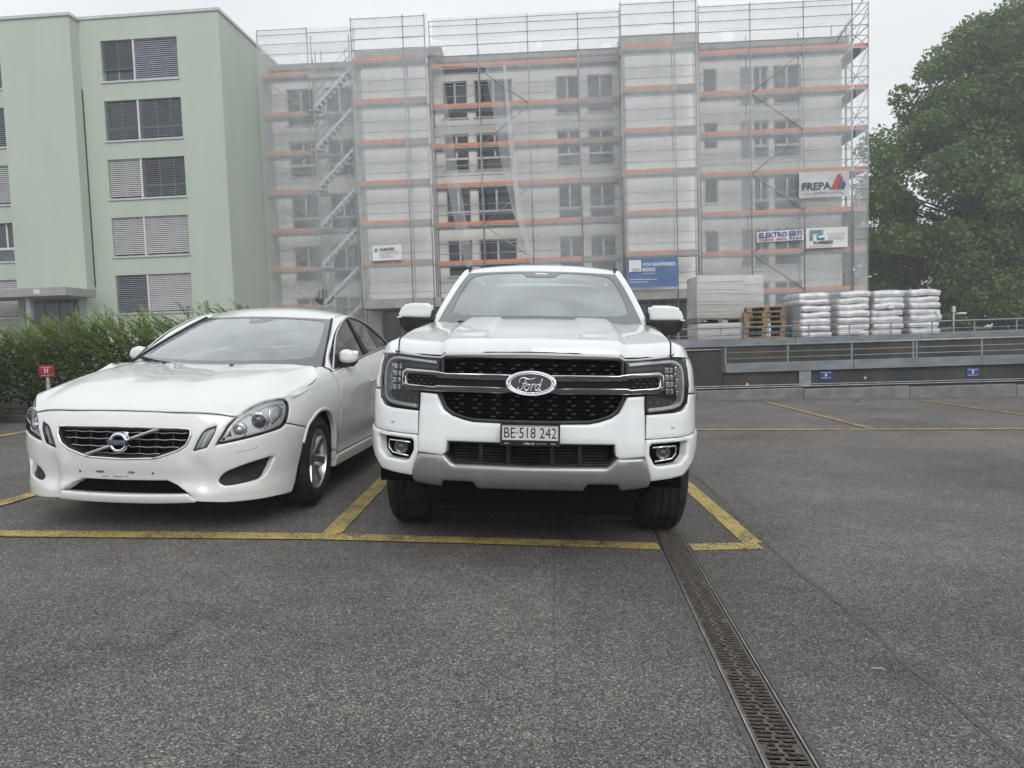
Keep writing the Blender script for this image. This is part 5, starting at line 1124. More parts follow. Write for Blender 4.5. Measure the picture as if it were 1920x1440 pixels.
        cap=chaikin([(.818,.992),(.940,.985),(.984,1.010),(.988,1.045),(.960,1.092),(.905,1.113),(.841,1.106),(.818,1.075)],1)
        m_=panel('side_mirror',root,PAINT,mm,sp(cap,sg),r=.034,depth=.10,h=.014,bstep=.008)
        panel('mirror_base',m_,M_PLAST,mm,sp([(.785,.990),(.946,.982),(.982,1.004),(.956,.968),(.825,.955),(.80,.935),(.785,.935)],sg),lift=-.002,r=.010,depth=.09,h=.02,bstep=.012)
        MB().cbox((min(sg*.826,sg*.966),1.695,.995),(max(sg*.826,sg*.966),1.700,1.095),.002).build('mirror_glass',M_CHR,m_)
        panel('sail_panel',m_,M_PLAST,sd,fl([(1.42,.95),(1.49,1.03),(1.58,1.10),(1.70,1.03),(1.72,.97)]) if sg<0 else [(1.42,.95),(1.72,.97),(1.70,1.03),(1.58,1.10),(1.49,1.03)],lift=.004,r=.003,depth=.01,h=.05,bstep=.03)
        for yy in (.935,3.71):
            wheel(root,sg*.795,yy,.322,.325,.225,.220,sg,7,R(2) if yy<1 else 0); liner(root,sg*.80,yy,.325,.365,-.17,.085)
    both(side)
    # bonnet
    FX=[0,.30,.453,.553,.651,.681,.707,.736,.764,.791,.813,.832,.845,.859,.875]; FY=[.036,.049,.078,.105,.147,.186,.223,.262,.304,.349,.396,.457,.57,.68,.83]; FZ=[.752,.746,.743,.735,.717,.747,.770,.788,.801,.807,.810,.808,.833,.853,.874]
    def hoodmap():
        def f(a,b):
            a=np.asarray(a,float); b=np.asarray(b,float); ax=np.abs(a)
            # front edge y and height as functions of x
            yf=hermite(FX,FY,ax)
            zf=hermite(FX,FZ,ax)
            yc=hermite([0,.3,.55,.70,.80,.87],[1.13,1.14,1.19,1.23,1.20,1.10],ax); zc=hermite([0,.3,.55,.70,.80,.87],[.990,.990,.990,.985,.982,.955],ax)
            t=np.clip(b,-.03,1.03); y=yf+(yc-yf)*t
            arch=hermite([0,.03,.08,.16,.35,.6,1.],[0,.14,.27,.40,.62,.82,1.0],np.clip(t,0,1)); we=smst(ax,.66,.845); arch=arch*(1-we)+we*hermite([0,.25,.485,.75,1.],[0,.15,.32,.56,1.0],np.clip(t,0,1))
            lift=.007*smst(ax,.16,.34)*(1-smst(ax,.55,.72))*smst(t,.1,.4)
            z=zf+(zc-zf)*arch+lift; return np.stack([a,y,z],-1)
        return f
    H=hoodmap()
    HP=[(0,0),(.30,0),(.453,0),(.553,0),(.651,0),(.681,0),(.707,0),(.736,0),(.764,0),(.791,0),(.813,0),(.831,0),(.844,0),(.858,0),(.870,.0),(.870,.30),(.862,.62),(.850,.78),(.834,.88),(.806,.95),(.74,1.0),(.5,1.0),(0,1.0)]
    panel('bonnet',root,PAINT,H,sym(HP),lift=.002,r=.0035,depth=.03,h=.028,bstep=.014)
    def sseam(sg):
        f=lambda P:[(sg*s,z) for s,z in P]
        tubeline('panel_gap',root,M_INK,H,f([(.834,.012),(.847,.012),(.861,.012),(.873,.01),(.873,.30),(.865,.62),(.853,.78),(.837,.885),(.809,.955)]),.0020,-.003,5,sm=False)
        for P_ in ([(1.921,.936),(1.947,.874),(1.977,.799),(1.973,.70),(1.958,.5),(1.948,.29)],[(1.034,.6455),(1.16,.617),(1.30,.585)],[(2.993,1.03),(2.993,.6),(2.983,.30)],[(3.934,1.09),(3.932,.80),(3.863,.62)]):
            tubeline('panel_gap',root,M_INK,S,f(P_),.0028,-.003,5,sm=False)
    both(sseam)
    tubeline('panel_gap',root,M_INK,H,[(x,-.003) for x in (-.645,-.553,-.453,-.30,0,.30,.453,.553,.645)],.0020,-.005,5,sm=False)
    for sx in (-.341,.188):
        p=Vector(H(np.array([sx]),np.array([.93]))[0]); MB().cbox((-.012,-.012,-.002),(.012,.012,.012),.004,Matrix.Translation(p)).build('washer_nozzle',M_PLAST,root)
    MB().box((-.62,.25,.35),(.62,1.2,.70)).build('engine_bay',M_VOID,root)
    # windscreen
    EW=[(.790,1.345,.972),(.738,1.56,1.081),(.678,1.81,1.197),(.628,2.01,1.287),(.580,2.19,1.360)]; MWc=[(0,1.09,.978),(0,1.35,1.096),(0,1.61,1.206),(0,1.84,1.296),(0,2.045,1.374)]
    WS=archmap(EW,MWc,.72,.9)
    WSO=[(-.72,-.03),(.72,-.03),(.72,.9),(-.72,.9)]
    ws=grid('windscreen',root,M_WS,WS(*np.meshgrid(np.linspace(-.72,.72,49),np.linspace(-.03,.9,31),indexing='ij')))
    WI=chaikin([(-.64,.075),(.64,.075),(.66,.30),(.665,.80),(.62,.865),(-.62,.865),(-.665,.80),(-.66,.30)],2)
    panel('glass_border',ws,M_FRIT,WS,WSO,[WI],lift=.003,r=0,depth=0,h=.05,bstep=.02)
    for sg in (1,-1): MB().tube([(sg*x,y-.004,z+.004) for x,y,z in EW],.012,6).build('windscreen_seal',M_PLAST,ws,True)
    panel('sensor_housing',ws,M_FRIT,WS,chaikin([(-.10,.885),(-.08,.80),(-.06,.755),(.0,.755),(.14,.80),(.17,.885)],1),lift=.0015,r=0,depth=0,h=.04)
    panel('sensor_window',ws,M_SATIN,WS,[(-.05,.835),(-.05,.815),(.01,.82),(.01,.84)],lift=.004,r=.002,depth=.004,h=.04)
    MB().tube([WS(np.array([s]),np.array([b]))[0]+np.array([0,-.014,.016]) for s,b in ((-.30,.0),(-.45,.03),(-.66,.085))],.007,6).tube([WS(np.array([s]),np.array([b]))[0]+np.array([0,-.010,.008]) for s,b in ((-.22,.005),(-.5,.05),(-.70,.10))],.005,6).build('wiper',M_PLAST,root,True)
    # roof, rear window, boot
    inn=[(.580,2.19,1.362),(.575,2.37,1.406),(.575,2.58,1.416),(.575,2.88,1.389),(.59,3.12,1.325)]; mr=[(0,2.05,1.378),(0,2.28,1.448),(0,2.56,1.478),(0,2.90,1.462),(0,3.18,1.405)]
    panel('roof',root,PAINT,archmap(inn,mr,.60,1.15,2.,2.4),[(-.6,0),(.6,0),(.6,1.15),(-.6,1.15)],r=.006,depth=.02,h=.05,bstep=.03)
    re=[(.59,3.12,1.325),(.622,3.42,1.215),(.655,3.75,1.115),(.69,3.95,1.07)]; rm=[(0,3.18,1.405),(0,3.45,1.30),(0,3.75,1.185),(0,3.98,1.10)]
    panel('rear_window',root,M_SIDE,archmap(re,rm,.65,.95,2.,2.4),[(-.65,0),(.65,0),(.65,.95),(-.65,.95)],r=0,depth=0,h=.08,bstep=.06)
    be=[(.69,3.95,1.07),(.73,4.2,1.05),(.74,4.45,1.02),(.70,4.58,.97)]; bm2=[(0,3.98,1.10),(0,4.25,1.095),(0,4.52,1.09),(0,4.63,1.05)]
    panel('boot_lid',root,PAINT,archmap(be,bm2,.7,.68,2.,2.),[(-.8,0),(.8,0),(.8,.68),(-.8,.68)],r=.004,depth=.02,h=.06,bstep=.04)
    s0=5.26; panel('tail_panel',root,PAINT,lambda a,b:np.stack([-np.asarray(a,float),4.635-.12*(np.abs(np.asarray(a,float))/.75)**3-.05*np.clip(np.asarray(b,float)-.8,0,1),np.asarray(b,float)+0*np.asarray(a,float)],-1),[(-.78,.25),(.78,.25),(.76,1.0),(.4,1.05),(-.4,1.05),(-.76,1.0)],r=.01,depth=.03,h=.06,bstep=.05)
    # interior and underside
    MB().cbox((-.76,1.20,.70),(.76,1.62,.975),.05).build('dashboard',M_INT,root,True,angle=R(40))
    for sx in (-.36,.36):
        MB().cbox((sx-.24,2.25,.45),(sx+.24,2.43,1.02),.06).cbox((sx-.12,2.32,1.04),(sx+.12,2.42,1.22),.04).cbox((sx-.24,1.8,.42),(sx+.24,2.35,.60),.05).build('seat',M_SEAT,root,True,angle=R(50))
    MB().cbox((-.60,3.0,.5),(.60,3.2,1.05),.05).build('rear_seat',M_SEAT,root,True,angle=R(50))
    MB().tube([(.36+.17*math.cos(k*.2617),1.78+.06*math.sin(k*.2617),.93+.16*math.sin(k*.2617)) for k in range(24)],.013,6,True,True).build('steering_wheel',M_INT,root,True)
    MB().box((-.62,.18,.17),(.62,4.45,.34)).box((-.84,1.40,.24),(.84,3.25,.42)).build('underbody',M_VOID,root)
    MB().box((-.80,3.24,.42),(.80,3.28,1.08)).box((-.83,1.42,.42),(.83,1.46,.72)).build('bulkhead',M_VOID,root)
sd_=thing('sedan_car','white saloon car without a front number plate beside the pickup','car',matrix=carpose(-2.40,4.27,.115,4.2))
build_sedan(sd_,M_WARM)
# ------------------------------------------------------------------ black car at the left edge
bk=copy_tree(sd_); bk.name='sedan_car.001'
tag(bk,'black car cut off by the left edge of the photo beside the hedge','car')
bk.matrix_world=carpose(-7.86,4.85,.335,3.9)
for o in bk.children_recursive:
    for sl_ in o.material_slots:
        if sl_.material is M_WARM: sl_.link='OBJECT'; sl_.material=M_BLACKP
# ================================================================== plants
def leafmat(name,c1,c2,c3,trans=.35,rough=.45):
    m=newmat(name); nt=m.node_tree; N=nt.nodes.new; L=nt.links.new
    out=N('ShaderNodeOutputMaterial'); at=N('ShaderNodeAttribute'); at.attribute_name='tone'
    cr=N('ShaderNodeValToRGB'); L(at.outputs['Fac'],cr.inputs[0]); e=cr.color_ramp.elements; e[0].color=(*c1,1); e[1].color=(*c3,1); k=e.new(.55); k.color=(*c2,1)
    p=N('ShaderNodeBsdfPrincipled'); p.inputs['Roughness'].default_value=rough; p.inputs['Specular IOR Level'].default_value=.35; L(cr.outputs[0],p.inputs['Base Color'])
    t=N('ShaderNodeBsdfTranslucent'); L(cr.outputs[0],t.inputs[0]); x=N('ShaderNodeMixShader'); x.inputs[0].default_value=trans; L(p.outputs[0],x.inputs[1]); L(t.outputs[0],x.inputs[2]); L(x.outputs[0],out.inputs[0]); return m
def leafcloud(name,P,D,Nn,ln,wd,tone,mat,parent,kind=None):
    """one folded four-point leaf per row: position, direction, normal, length, width"""
    n=len(P); D=D/np.linalg.norm(D,axis=1)[:,None]; S=np.cross(D,Nn); S/=np.linalg.norm(S,axis=1)[:,None]+1e-9; U=np.cross(S,D)
    ln=np.asarray(ln).reshape(-1,1); wd=np.asarray(wd).reshape(-1,1)
    V=np.stack([P,P+D*ln*.45+S*wd*.5+U*wd*.16,P+D*ln,P+D*ln*.45-S*wd*.5+U*wd*.16],1).reshape(-1,3)
    me=bpy.data.meshes.new(name); me.vertices.add(4*n); me.vertices.foreach_set('co',V.astype(np.float32).ravel())
    me.loops.add(4*n); me.loops.foreach_set('vertex_index',np.arange(4*n,dtype=np.int32)); me.polygons.add(n); me.polygons.foreach_set('loop_start',np.arange(0,4*n,4,dtype=np.int32))
    me.update(calc_edges=True); a=me.attributes.new('tone','FLOAT','FACE'); a.data.foreach_set('value',np.clip(tone,0,1).astype(np.float32)); me.validate()
    return link(name,me,mat,parent,kind=kind)
M_LEAF=leafmat('tree_leaves',(.070,.140,.030),(.130,.225,.058),(.22,.31,.10)); M_YEW=leafmat('hedge_leaves',(.034,.074,.016),(.095,.165,.036),(.24,.31,.09),.3); M_COVER=leafmat('ground_cover_leaves',(.05,.09,.02),(.11,.16,.04),(.24,.27,.09))
M_BARK=pbr('bark',(.075,.062,.05),.9,c2=(.04,.034,.028),scale=9,bump=.6,bscale=30,stretch=(1,1,.3))
def tree(name,label,loc,H,rx,ry,cz,rz,nclump,nleaf,seed,leaf=.26,group='broad trees beside the scaffold',lobes=None):
    g=np.random.default_rng(seed); t=thing(name,label,'tree',loc,group=group)
    tr=MB(); tr.tube([(0,0,0),(.05,.02,cz*.25),(.0,.1,cz*.6),(.1,.05,cz),(0,0,cz+rz*.6)],[.42,.36,.3,.22,.06],10); 
    # clump centres: mostly on the outside of lobed crown
    lob=lobes or [(0,0,cz,rx,ry,rz)]
    C=[];Rr=[];LB=[]
    wts=np.array([l[3]*l[5] for l in lob]); wts=wts/wts.sum()
    for k in range(nclump):
        li=g.choice(len(lob),p=wts); lx,ly,lz,a,b,c=lob[li]; d=g.normal(size=3); d/=np.linalg.norm(d)
        f=g.uniform(.62,1.0)**.7*(1+.10*math.sin(3*math.atan2(d[1],d[0])+seed)+.08*math.sin(5*d[2]+d[0]*4)); C.append(np.array([lx,ly,lz])+d*np.array([a,b,c])*f); Rr.append(g.uniform(.65,1.25)*max(.5,rx*.13)); LB.append(np.array([lx,ly,lz]))
    C=np.array(C);Rr=np.array(Rr);LB=np.array(LB)
    for k in range(0,len(C),max(1,len(C)//46)):
        s=Vector((0,0,cz*.55+.3*(C[k][2]-cz*.55))); e_=Vector(C[k]); m_=s.lerp(e_,.5)+Vector((0,0,-.3)); tr.tube([s,m_,e_],[.11,.07,.02],5)
    tr.build('trunk',M_BARK,t,True)
    idx=g.integers(0,len(C),nleaf); d=g.normal(size=(nleaf,3)); d/=np.linalg.norm(d,axis=1)[:,None]; rad=Rr[idx]*g.uniform(.25,1.,nleaf)**.5
    P=C[idx]+d*rad[:,None]*np.array([1,1,.72]); P=P[P[:,2]>.2]; idx=idx[:len(P)]
    n=len(P); out=P-LB[idx]; out/=np.linalg.norm(out,axis=1)[:,None]+1e-9
    D=out*.6+g.normal(size=(n,3))*.6+np.array([0,0,-.35]); Nn=out*.5+np.array([0,0,.8])+g.normal(size=(n,3))*.45
    ct=g.normal(size=len(C))*.13
    tone=.45+ct[idx]+g.normal(size=n)*.16
    leafcloud('crown',P,D,Nn,g.uniform(.6,1.25,n)*leaf,g.uniform(.55,1.1,n)*leaf*.85,tone,M_LEAF,t)
    return t
tree('broadleaf_tree','big dense maple like tree right of the scaffold',(31.0,43.5,.9),20,9.5,7,9.0,8.5,430,150000,11,.25,
     lobes=[(0,0,9.3,8.6,6.5,8.6),(-5.2,-.5,7.2,4.7,4.5,6.6),(-2.2,0,13.8,4.4,4.5,4.0),(-1.6,0,15.4,3.4,4,3.6),(3.2,0,15.5,5.6,5,4.6),(-5.5,-1,3.6,4.2,4,3.0),(1,-3,4.2,6.5,4,3.4)])
tree('broadleaf_tree','paler tree behind the big tree at the far right',(43,54,.9),17,8,7,8,7.5,150,26000,12,.42,lobes=[(0,0,9,8,7,8.5),(-6,0,5,6,5,4.5)])
tree('broadleaf_tree','low dark tree behind the right corner of the scaffold',(24.5,56,.9),10,5.5,5,4.5,4.4,110,22000,13,.40,lobes=[(0,0,4.6,5.6,5,4.6),(6,0,4.2,5,5,4.2)])
tree('low_shrub','dark low bushes under the big tree',(27.5,40,.9),3,6,2,1.2,1.4,70,15000,14,.22,lobes=[(0,0,1.2,3.6,1.8,1.5),(5,.5,1.3,3.6,1.8,1.6),(10,.5,1.2,3.6,1.8,1.5)],group='shrubs')
# ------------------------------------------------------------------ hedge of long arching shoots
def hedge():
    g=np.random.default_rng(5); t=thing('hedge','loose dark green hedge with long feathery shoots behind the white saloon','hedge',(-7.5,10.8,.45))
    P=[];D=[];Nn=[];ln=[];wd=[];tn=[]; st=MB()
    def top(x): return 1.10+.08*math.sin(x*1.1+1)+.05*math.sin(x*2.7)+.010*(x+7.5)
    for k in range(2500):
        x=g.uniform(-6.2,5.0); y=g.uniform(-.85,.9); zt=top(x-7.5)
        front=y<-.45
        z0=g.uniform(.05,zt*.9) if front else g.uniform(.45,zt*.96)
        b=np.array([x,y,z0]); lg=g.uniform(.30,.62); 
        d=np.array([g.normal(-.55,.45),(-.55 if front else g.normal(0,.35)),g.uniform(.25,1.1)+(.35 if z0>zt*.7 else 0)]); d/=np.linalg.norm(d)
        m=int(g.integers(12,20)); bend=np.array([g.normal(-.25,.15),-.12,-.55])
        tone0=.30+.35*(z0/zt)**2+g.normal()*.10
        u=(np.arange(m)+.5)/m; u=np.repeat(u,2)[:,None]; sg=np.tile([1.,-1.],m)[:,None]
        p=b+d*lg*u+bend*lg*u*u*.45; tg=d+bend*u*.9; tg/=np.linalg.norm(tg,axis=1)[:,None]; s=np.cross(tg,[0,0,1.]); s/=np.linalg.norm(s,axis=1)[:,None]+1e-6
        P.append(p); D.append(tg*.75+s*sg*.75+g.normal(size=p.shape)*.15); Nn.append(np.cross(s,tg)+g.normal(size=p.shape)*.3); l_=(.075*(1-.45*u[:,0]))*g.uniform(.8,1.2,2*m); ln.append(l_); wd.append(l_*.36); tn.append(tone0+.30*u[:,0]+g.normal(size=2*m)*.06)
        if k%4==0: st.tube([b,b+d*lg*.5+bend*lg*.11,b+d*lg+bend*lg*.45],[.004,.003,.0015],4)
    # dense inside
    n=15000; q=np.c_[g.uniform(-6.2,5.0,n),g.uniform(-.65,.9,n),g.uniform(.02,.92,n)]; 
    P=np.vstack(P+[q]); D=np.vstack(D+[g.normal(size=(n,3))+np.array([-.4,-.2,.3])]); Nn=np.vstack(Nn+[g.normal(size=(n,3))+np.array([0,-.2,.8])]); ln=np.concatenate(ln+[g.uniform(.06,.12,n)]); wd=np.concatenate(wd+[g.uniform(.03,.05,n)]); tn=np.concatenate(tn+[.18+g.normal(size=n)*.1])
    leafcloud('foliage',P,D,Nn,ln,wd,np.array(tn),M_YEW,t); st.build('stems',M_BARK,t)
    for k in range(22): 
        x=-6+k*.5; MB().tube([(x,.2,-.1),(x+.05,.1,.4),(x-.1,.0,.85)],[.025,.018,.006],5).build('stem',M_BARK,t)
    return t
hedge()
def sprig(label,x,y,z,h,seed):
    g=np.random.default_rng(seed); t=thing('wild_shoot',label,'plant',(x,y,z),group='bare tall shoots above the hedge'); MB().tube([(0,0,0),(.03,0,h*.5),(-.02,0,h)],[.006,.005,.002],5).build('stem',M_BARK,t)
    n=46; u=np.sort(g.uniform(.35,1,n)); P=np.c_[.03*np.sin(u*3),0*u,u*h]; a=g.uniform(0,6.28,n); D=np.c_[np.cos(a),np.sin(a),g.uniform(.0,.7,n)]
    leafcloud('leaves',P,D,np.c_[-np.cos(a)*.3,-np.sin(a)*.3,np.ones(n)],g.uniform(.035,.055,n),g.uniform(.02,.03,n),.45+g.normal(size=n)*.15,M_YEW,t)
sprig('left one of two thin shoots rising above the hedge by the saloon roof',-4.78,10.6,1.0,.86,1); sprig('right one of two thin shoots rising above the hedge by the saloon roof',-4.62,10.6,1.0,.92,2); sprig('short leaning shoot at the hedge top near the parking sign',-6.55,10.5,1.1,.62,3)
g=np.random.default_rng(9); n=9000
P=np.c_[g.uniform(-12,-3,n),9.83+g.uniform(0,1,n)**1.4*.55,np.zeros(n)]; P[:,2]=.40+(P[:,0]+60)*(-.24/57.8)+.012+.16*g.uniform(0,1,n)**2*(1+np.sin(P[:,0]*4))
a=g.uniform(0,6.28,n); leafcloud('ground_cover',P,np.c_[np.cos(a),np.sin(a),g.uniform(-.2,.6,n)],np.c_[g.normal(size=(n,2))*.3,np.ones(n)],g.uniform(.035,.075,n),g.uniform(.03,.055,n),.45+g.normal(size=n)*.22,M_COVER,None)
tag(bpy.data.objects['ground_cover'],'small bright leaves of creeping ground cover below the hedge',kind='stuff')
# ================================================================== banners, signs, stacked goods
M_BWHITE=pbr('white_banner',(.72,.73,.73),.6,c2=(.66,.67,.67),scale=2); M_BGREY=pbr('grey_banner',(.52,.53,.54),.6,c2=(.46,.47,.48),scale=2)
M_BBLUE=pbr('blue_banner',(.075,.15,.33),.5,c2=(.06,.125,.28),scale=2); M_TEAL=pbr('teal_print',(.06,.30,.40),.6); M_TXT=pbr('dark_print',(.05,.05,.06),.6); M_TXB=pbr('blue_print',(.035,.05,.26),.6); M_TXR=pbr('red_print',(.42,.04,.05),.6); M_TXG=pbr('grey_print',(.30,.31,.33),.6); M_TXW=pbr('white_print',(.75,.77,.8),.6)
SM=Matrix.Translation((0,35.8,0))@Matrix.Rotation(SY,4,'Z')
def banner(label,a0,a1,z0,z1,y,mat,tilt=0.,seed=0.):
    W_,H_=a1-a0,z1-z0
    t=thing('banner',label,'banner',matrix=SM@Matrix.Translation((a0,y,z0))@Matrix.Rotation(tilt,4,'Y'))
    def f(a,b):
        a=np.asarray(a,float); b=np.asarray(b,float); return np.stack([a,.018*np.sin(a*3.1+seed)+.014*np.sin(b*4.3+a*2+seed),b],-1)
    panel('sheet',t,mat,f,rect(0,W_,0,H_),r=0,depth=.004,h=.12,bstep=.12)
    for x in (.03,W_-.03):
        for z in (.03,H_-.03): MB().lathe([(-.036,.016),(-.040,.014),(-.040,.006)],10,'y',Matrix.Translation((x,.0,z))).build('eyelet',M_SATIN,t)
    return t,W_,H_
Yt=-.045
t,W_,H_=banner('pale grey FREPA banner with red triangle logo at the right end',14.25,16.64,7.62,8.86,-.16,M_BGREY,0,1)
lettering('FREPA',.48,M_TXT,t,(.80,Yt,.52),.003,bold=.010,width=1.36)
for k,(c,mm_) in enumerate(((0,M_TXR),(1,M_TXT))): pass
MB().prism([(1.48,.36),(1.86,1.08),(1.98,1.08),(1.72,.36)],0,.006,Matrix(((1,0,0,0),(0,0,1,Yt-.006),(0,1,0,0),(0,0,0,1)))).build('logo_stripe',M_TXR,t)
MB().prism([(1.76,.36),(1.98,1.0),(2.06,.86),(1.92,.36)],0,.006,Matrix(((1,0,0,0),(0,0,1,Yt-.006),(0,1,0,0),(0,0,0,1)))).build('logo_stripe',pbr('maroon_print',(.20,.06,.09),.6),t)
MB().prism([(1.96,.36),(2.10,.80),(2.20,.56),(2.12,.36)],0,.006,Matrix(((1,0,0,0),(0,0,1,Yt-.006),(0,1,0,0),(0,0,0,1)))).build('logo_stripe',M_TXB,t)
lettering('GIPSEREI | PLATTEN',.14,M_TXG,t,(1.4,Yt,.20),.003,width=1.5); MB().box((.15,Yt,.18),(.5,Yt+.003,.20)).build('underline',M_TXR,t)
t,W_,H_=banner('white ELEKTRO ERTI banner in blue letters',12.22,14.46,5.56,6.06,-.16,M_BWHITE,R(-1.5),2)
lettering('ELEKTRO ERTI',.34,M_TXB,t,(1.12,Yt,.31),.003,bold=.010,width=2.05); lettering('TELEMATIK · SERVICE',.13,M_TXR,t,(.75,Yt,.09),.003,bold=.003,width=1.35)
for k in range(4): MB().box((1.55+k*.16,Yt,.05),(1.65+k*.16,Yt+.003,.14)).build('logo_block',M_TXR if k%2 else M_TXB,t)
t,W_,H_=banner('white RAMSEIER banner with teal ribbon logo at the right end',14.58,16.56,5.18,6.15,-.16,M_BWHITE,R(-.6),3)
lg=MB()
for k in range(4):
    o_=k*.045; P_=[(.16+o_,.38),(.16+o_,.86-o_),(.50,.86-o_)]; lg.tube([(x,Yt-.002,z) for x,z in P_],.016,4)
    P_=[(.42,.86-o_),(.80-o_,.86-o_),(.80-o_,.66+o_*.3),(.50+o_*.2,.62-o_*.2),(.50+o_*.2,.40+o_*.6),(.86,.40+o_*.6)]; lg.tube([(x,Yt-.002,z) for x,z in P_],.016,4)
lg.build('ribbon_logo',M_TEAL,t)
lettering('RAMSEIER',.22,M_TXT,t,(.80,Yt,.25),.003,bold=.006,width=.95); lettering('Bauunternehmung AG',.10,M_TXG,t,(.68,Yt,.09),.003,width=1.05); lettering('Rapid-Service',.12,M_TXG,t,(1.42,Yt,.66),.003,width=.82)
for k in range(2): lettering('031 555 00 00',.07,M_TXG,t,(1.42,Yt,.52-.10*k),.002,width=.8) if False else MB().box((1.05,Yt,.50-.10*k),(1.78,Yt+.003,.525-.10*k)).build('fine_print_line',M_TXG,t)
t,W_,H_=banner('blue banner of an architect above the pickup mirror',5.71,8.11,3.50,4.90,-1.42,M_BBLUE,R(.4),4)
MB().box((.10,Yt,.74),(.68,Yt+.004,1.30)).build('logo_square',M_BWHITE,t); lettering('GBZ',.2,M_TXT,t,(.42,Yt-.004,.83),.003,width=.38)
lettering('VON GRAFFENRIED',.24,M_TXW,t,(1.52,Yt,1.06),.003,bold=.005,width=1.55); lettering('BISSIG',.24,M_TXW,t,(.98+.06,Yt,.82),.003,bold=.005,width=.60); lettering('ARCHITEKTEN',.1,M_TXW,t,(1.04,Yt,.64),.002,width=.56)
for k,(x1,) in enumerate(((1.42,),(1.02,))): MB().box((.12,Yt,.36-.12*k),(x1,Yt+.003,.385-.12*k)).build('fine_print_line',M_TXW,t)
t,W_,H_=banner('white RAMSEIER board on the scaffold left of the pickup mirror',-6.47,-5.06,5.21,5.92,-1.42,M_BWHITE,R(-1.5),5)
lettering('RAMSEIER',.17,M_TXT,t,(.72,Yt,.52),.003,bold=.004,width=.72); MB().box((.10,Yt,.45),(.26,Yt+.004,.58)).build('logo_square',M_TEAL,t)
for k,x1 in enumerate((1.30,.85,1.0)): MB().box((.34,Yt,.35-.10*k),(x1,Yt+.003,.375-.10*k)).build('fine_print_line',M_TXG,t)
# parking number signs
M_SBLUE=pbr('blue_sign',(.02,.045,.20),.4,c2=(.025,.05,.22),scale=4); M_SRED=pbr('red_sign',(.42,.035,.05),.4,c2=(.37,.03,.045),scale=4); M_POST=pbr('pale_sign_post',(.60,.59,.56),.6,c2=(.5,.49,.46),scale=8)
for num,x,z,lab in (('6',6.465,.285,'small blue parking sign reading 6 beside the grey junction box'),('5',9.49,.25,'small blue parking sign reading 5 at the right end of the far wall')):
    t=thing('parking_sign',lab,'sign',(x,14.585,z)); MB().cbox((-.135,-.008,-.085),(.135,.0,.085),.003).build('plate',M_SBLUE,t)
    lettering('Nur Besucher',.044,M_TXW,t,(0,-.0095,.055),.001,width=.215); lettering(num,.10,M_TXW,t,(0,-.0095,.002),.001,bold=.003); lettering('Industriestr. 32',.035,M_TXW,t,(0,-.0095,-.060),.001,width=.20)
t=thing('parking_sign','red parking sign number 11 on a pale post in front of the hedge','sign',(-6.48,9.92,.42),(0,0,R(-4)))
MB().cbox((-.022,-.012,-.05),(.022,.012,.50),.003).build('post',M_POST,t); MB().cbox((-.115,-.022,.475),(.115,-.0125,.645),.003).build('plate',M_SRED,t,label='red sign plate')
lettering('Anwohner',.036,M_TXW,t,(0,-.0235,.612),.001,width=.15); lettering('11',.075,M_TXW,t,(0,-.0235,.560),.001,bold=.004); lettering('Lorrainestr. 32',.03,M_TXW,t,(0,-.0235,.503),.001,width=.18)
# wrapped stacks of bags
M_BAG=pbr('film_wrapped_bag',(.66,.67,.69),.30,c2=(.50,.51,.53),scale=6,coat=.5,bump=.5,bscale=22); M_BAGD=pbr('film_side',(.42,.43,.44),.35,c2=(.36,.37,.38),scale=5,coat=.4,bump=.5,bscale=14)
M_WOOD=pbr('pallet_wood',(.31,.215,.125),.85,c2=(.20,.14,.085),scale=5,stretch=(1,6,6),bump=.3,bscale=40); M_WOODG=pbr('grey_pallet_wood',(.24,.19,.14),.85,c2=(.17,.14,.11),scale=5,stretch=(1,6,6),bump=.3,bscale=40)
M_WRAP=pbr('stretch_film_over_board',(.48,.48,.465),.38,c2=(.40,.40,.39),scale=1.2,stretch=(.6,.6,9),coat=.4,bump=.45,bscale=9,detail=8); M_LABEL=pbr('paper_label',(.72,.73,.74),.6)
rb=random.Random(6)
def bagmesh(sx,sy,sz,seed):
    g_=random.Random(seed); bm=bmesh.new(); bmesh.ops.create_cube(bm,size=1); bmesh.ops.subdivide_edges(bm,edges=bm.edges[:],cuts=9,use_grid_fill=True)
    for v in bm.verts:
        x,y,z=v.co*2; e=max(abs(x),abs(y)); k=.70+.30*max(0.,1-e**6)**.5
        v.co=Vector((x*sx/2*(1-.03*abs(z)),y*sy/2*(1-.03*abs(z)),z*sz/2*k*(1.06 if e<.5 else 1)+.007*g_.uniform(-1,1)+.016*math.sin(x*3.1+seed)*math.cos(y*2.3+seed*1.7)))
    me=bpy.data.meshes.new('bag'); bm.to_mesh(me); bm.free(); me.shade_smooth(); me.materials.append(M_BAG); return me
bms=[bagmesh(.86,1.24,.205,k) for k in range(4)]
ord_=('leftmost','second from left','third from left','rightmost')
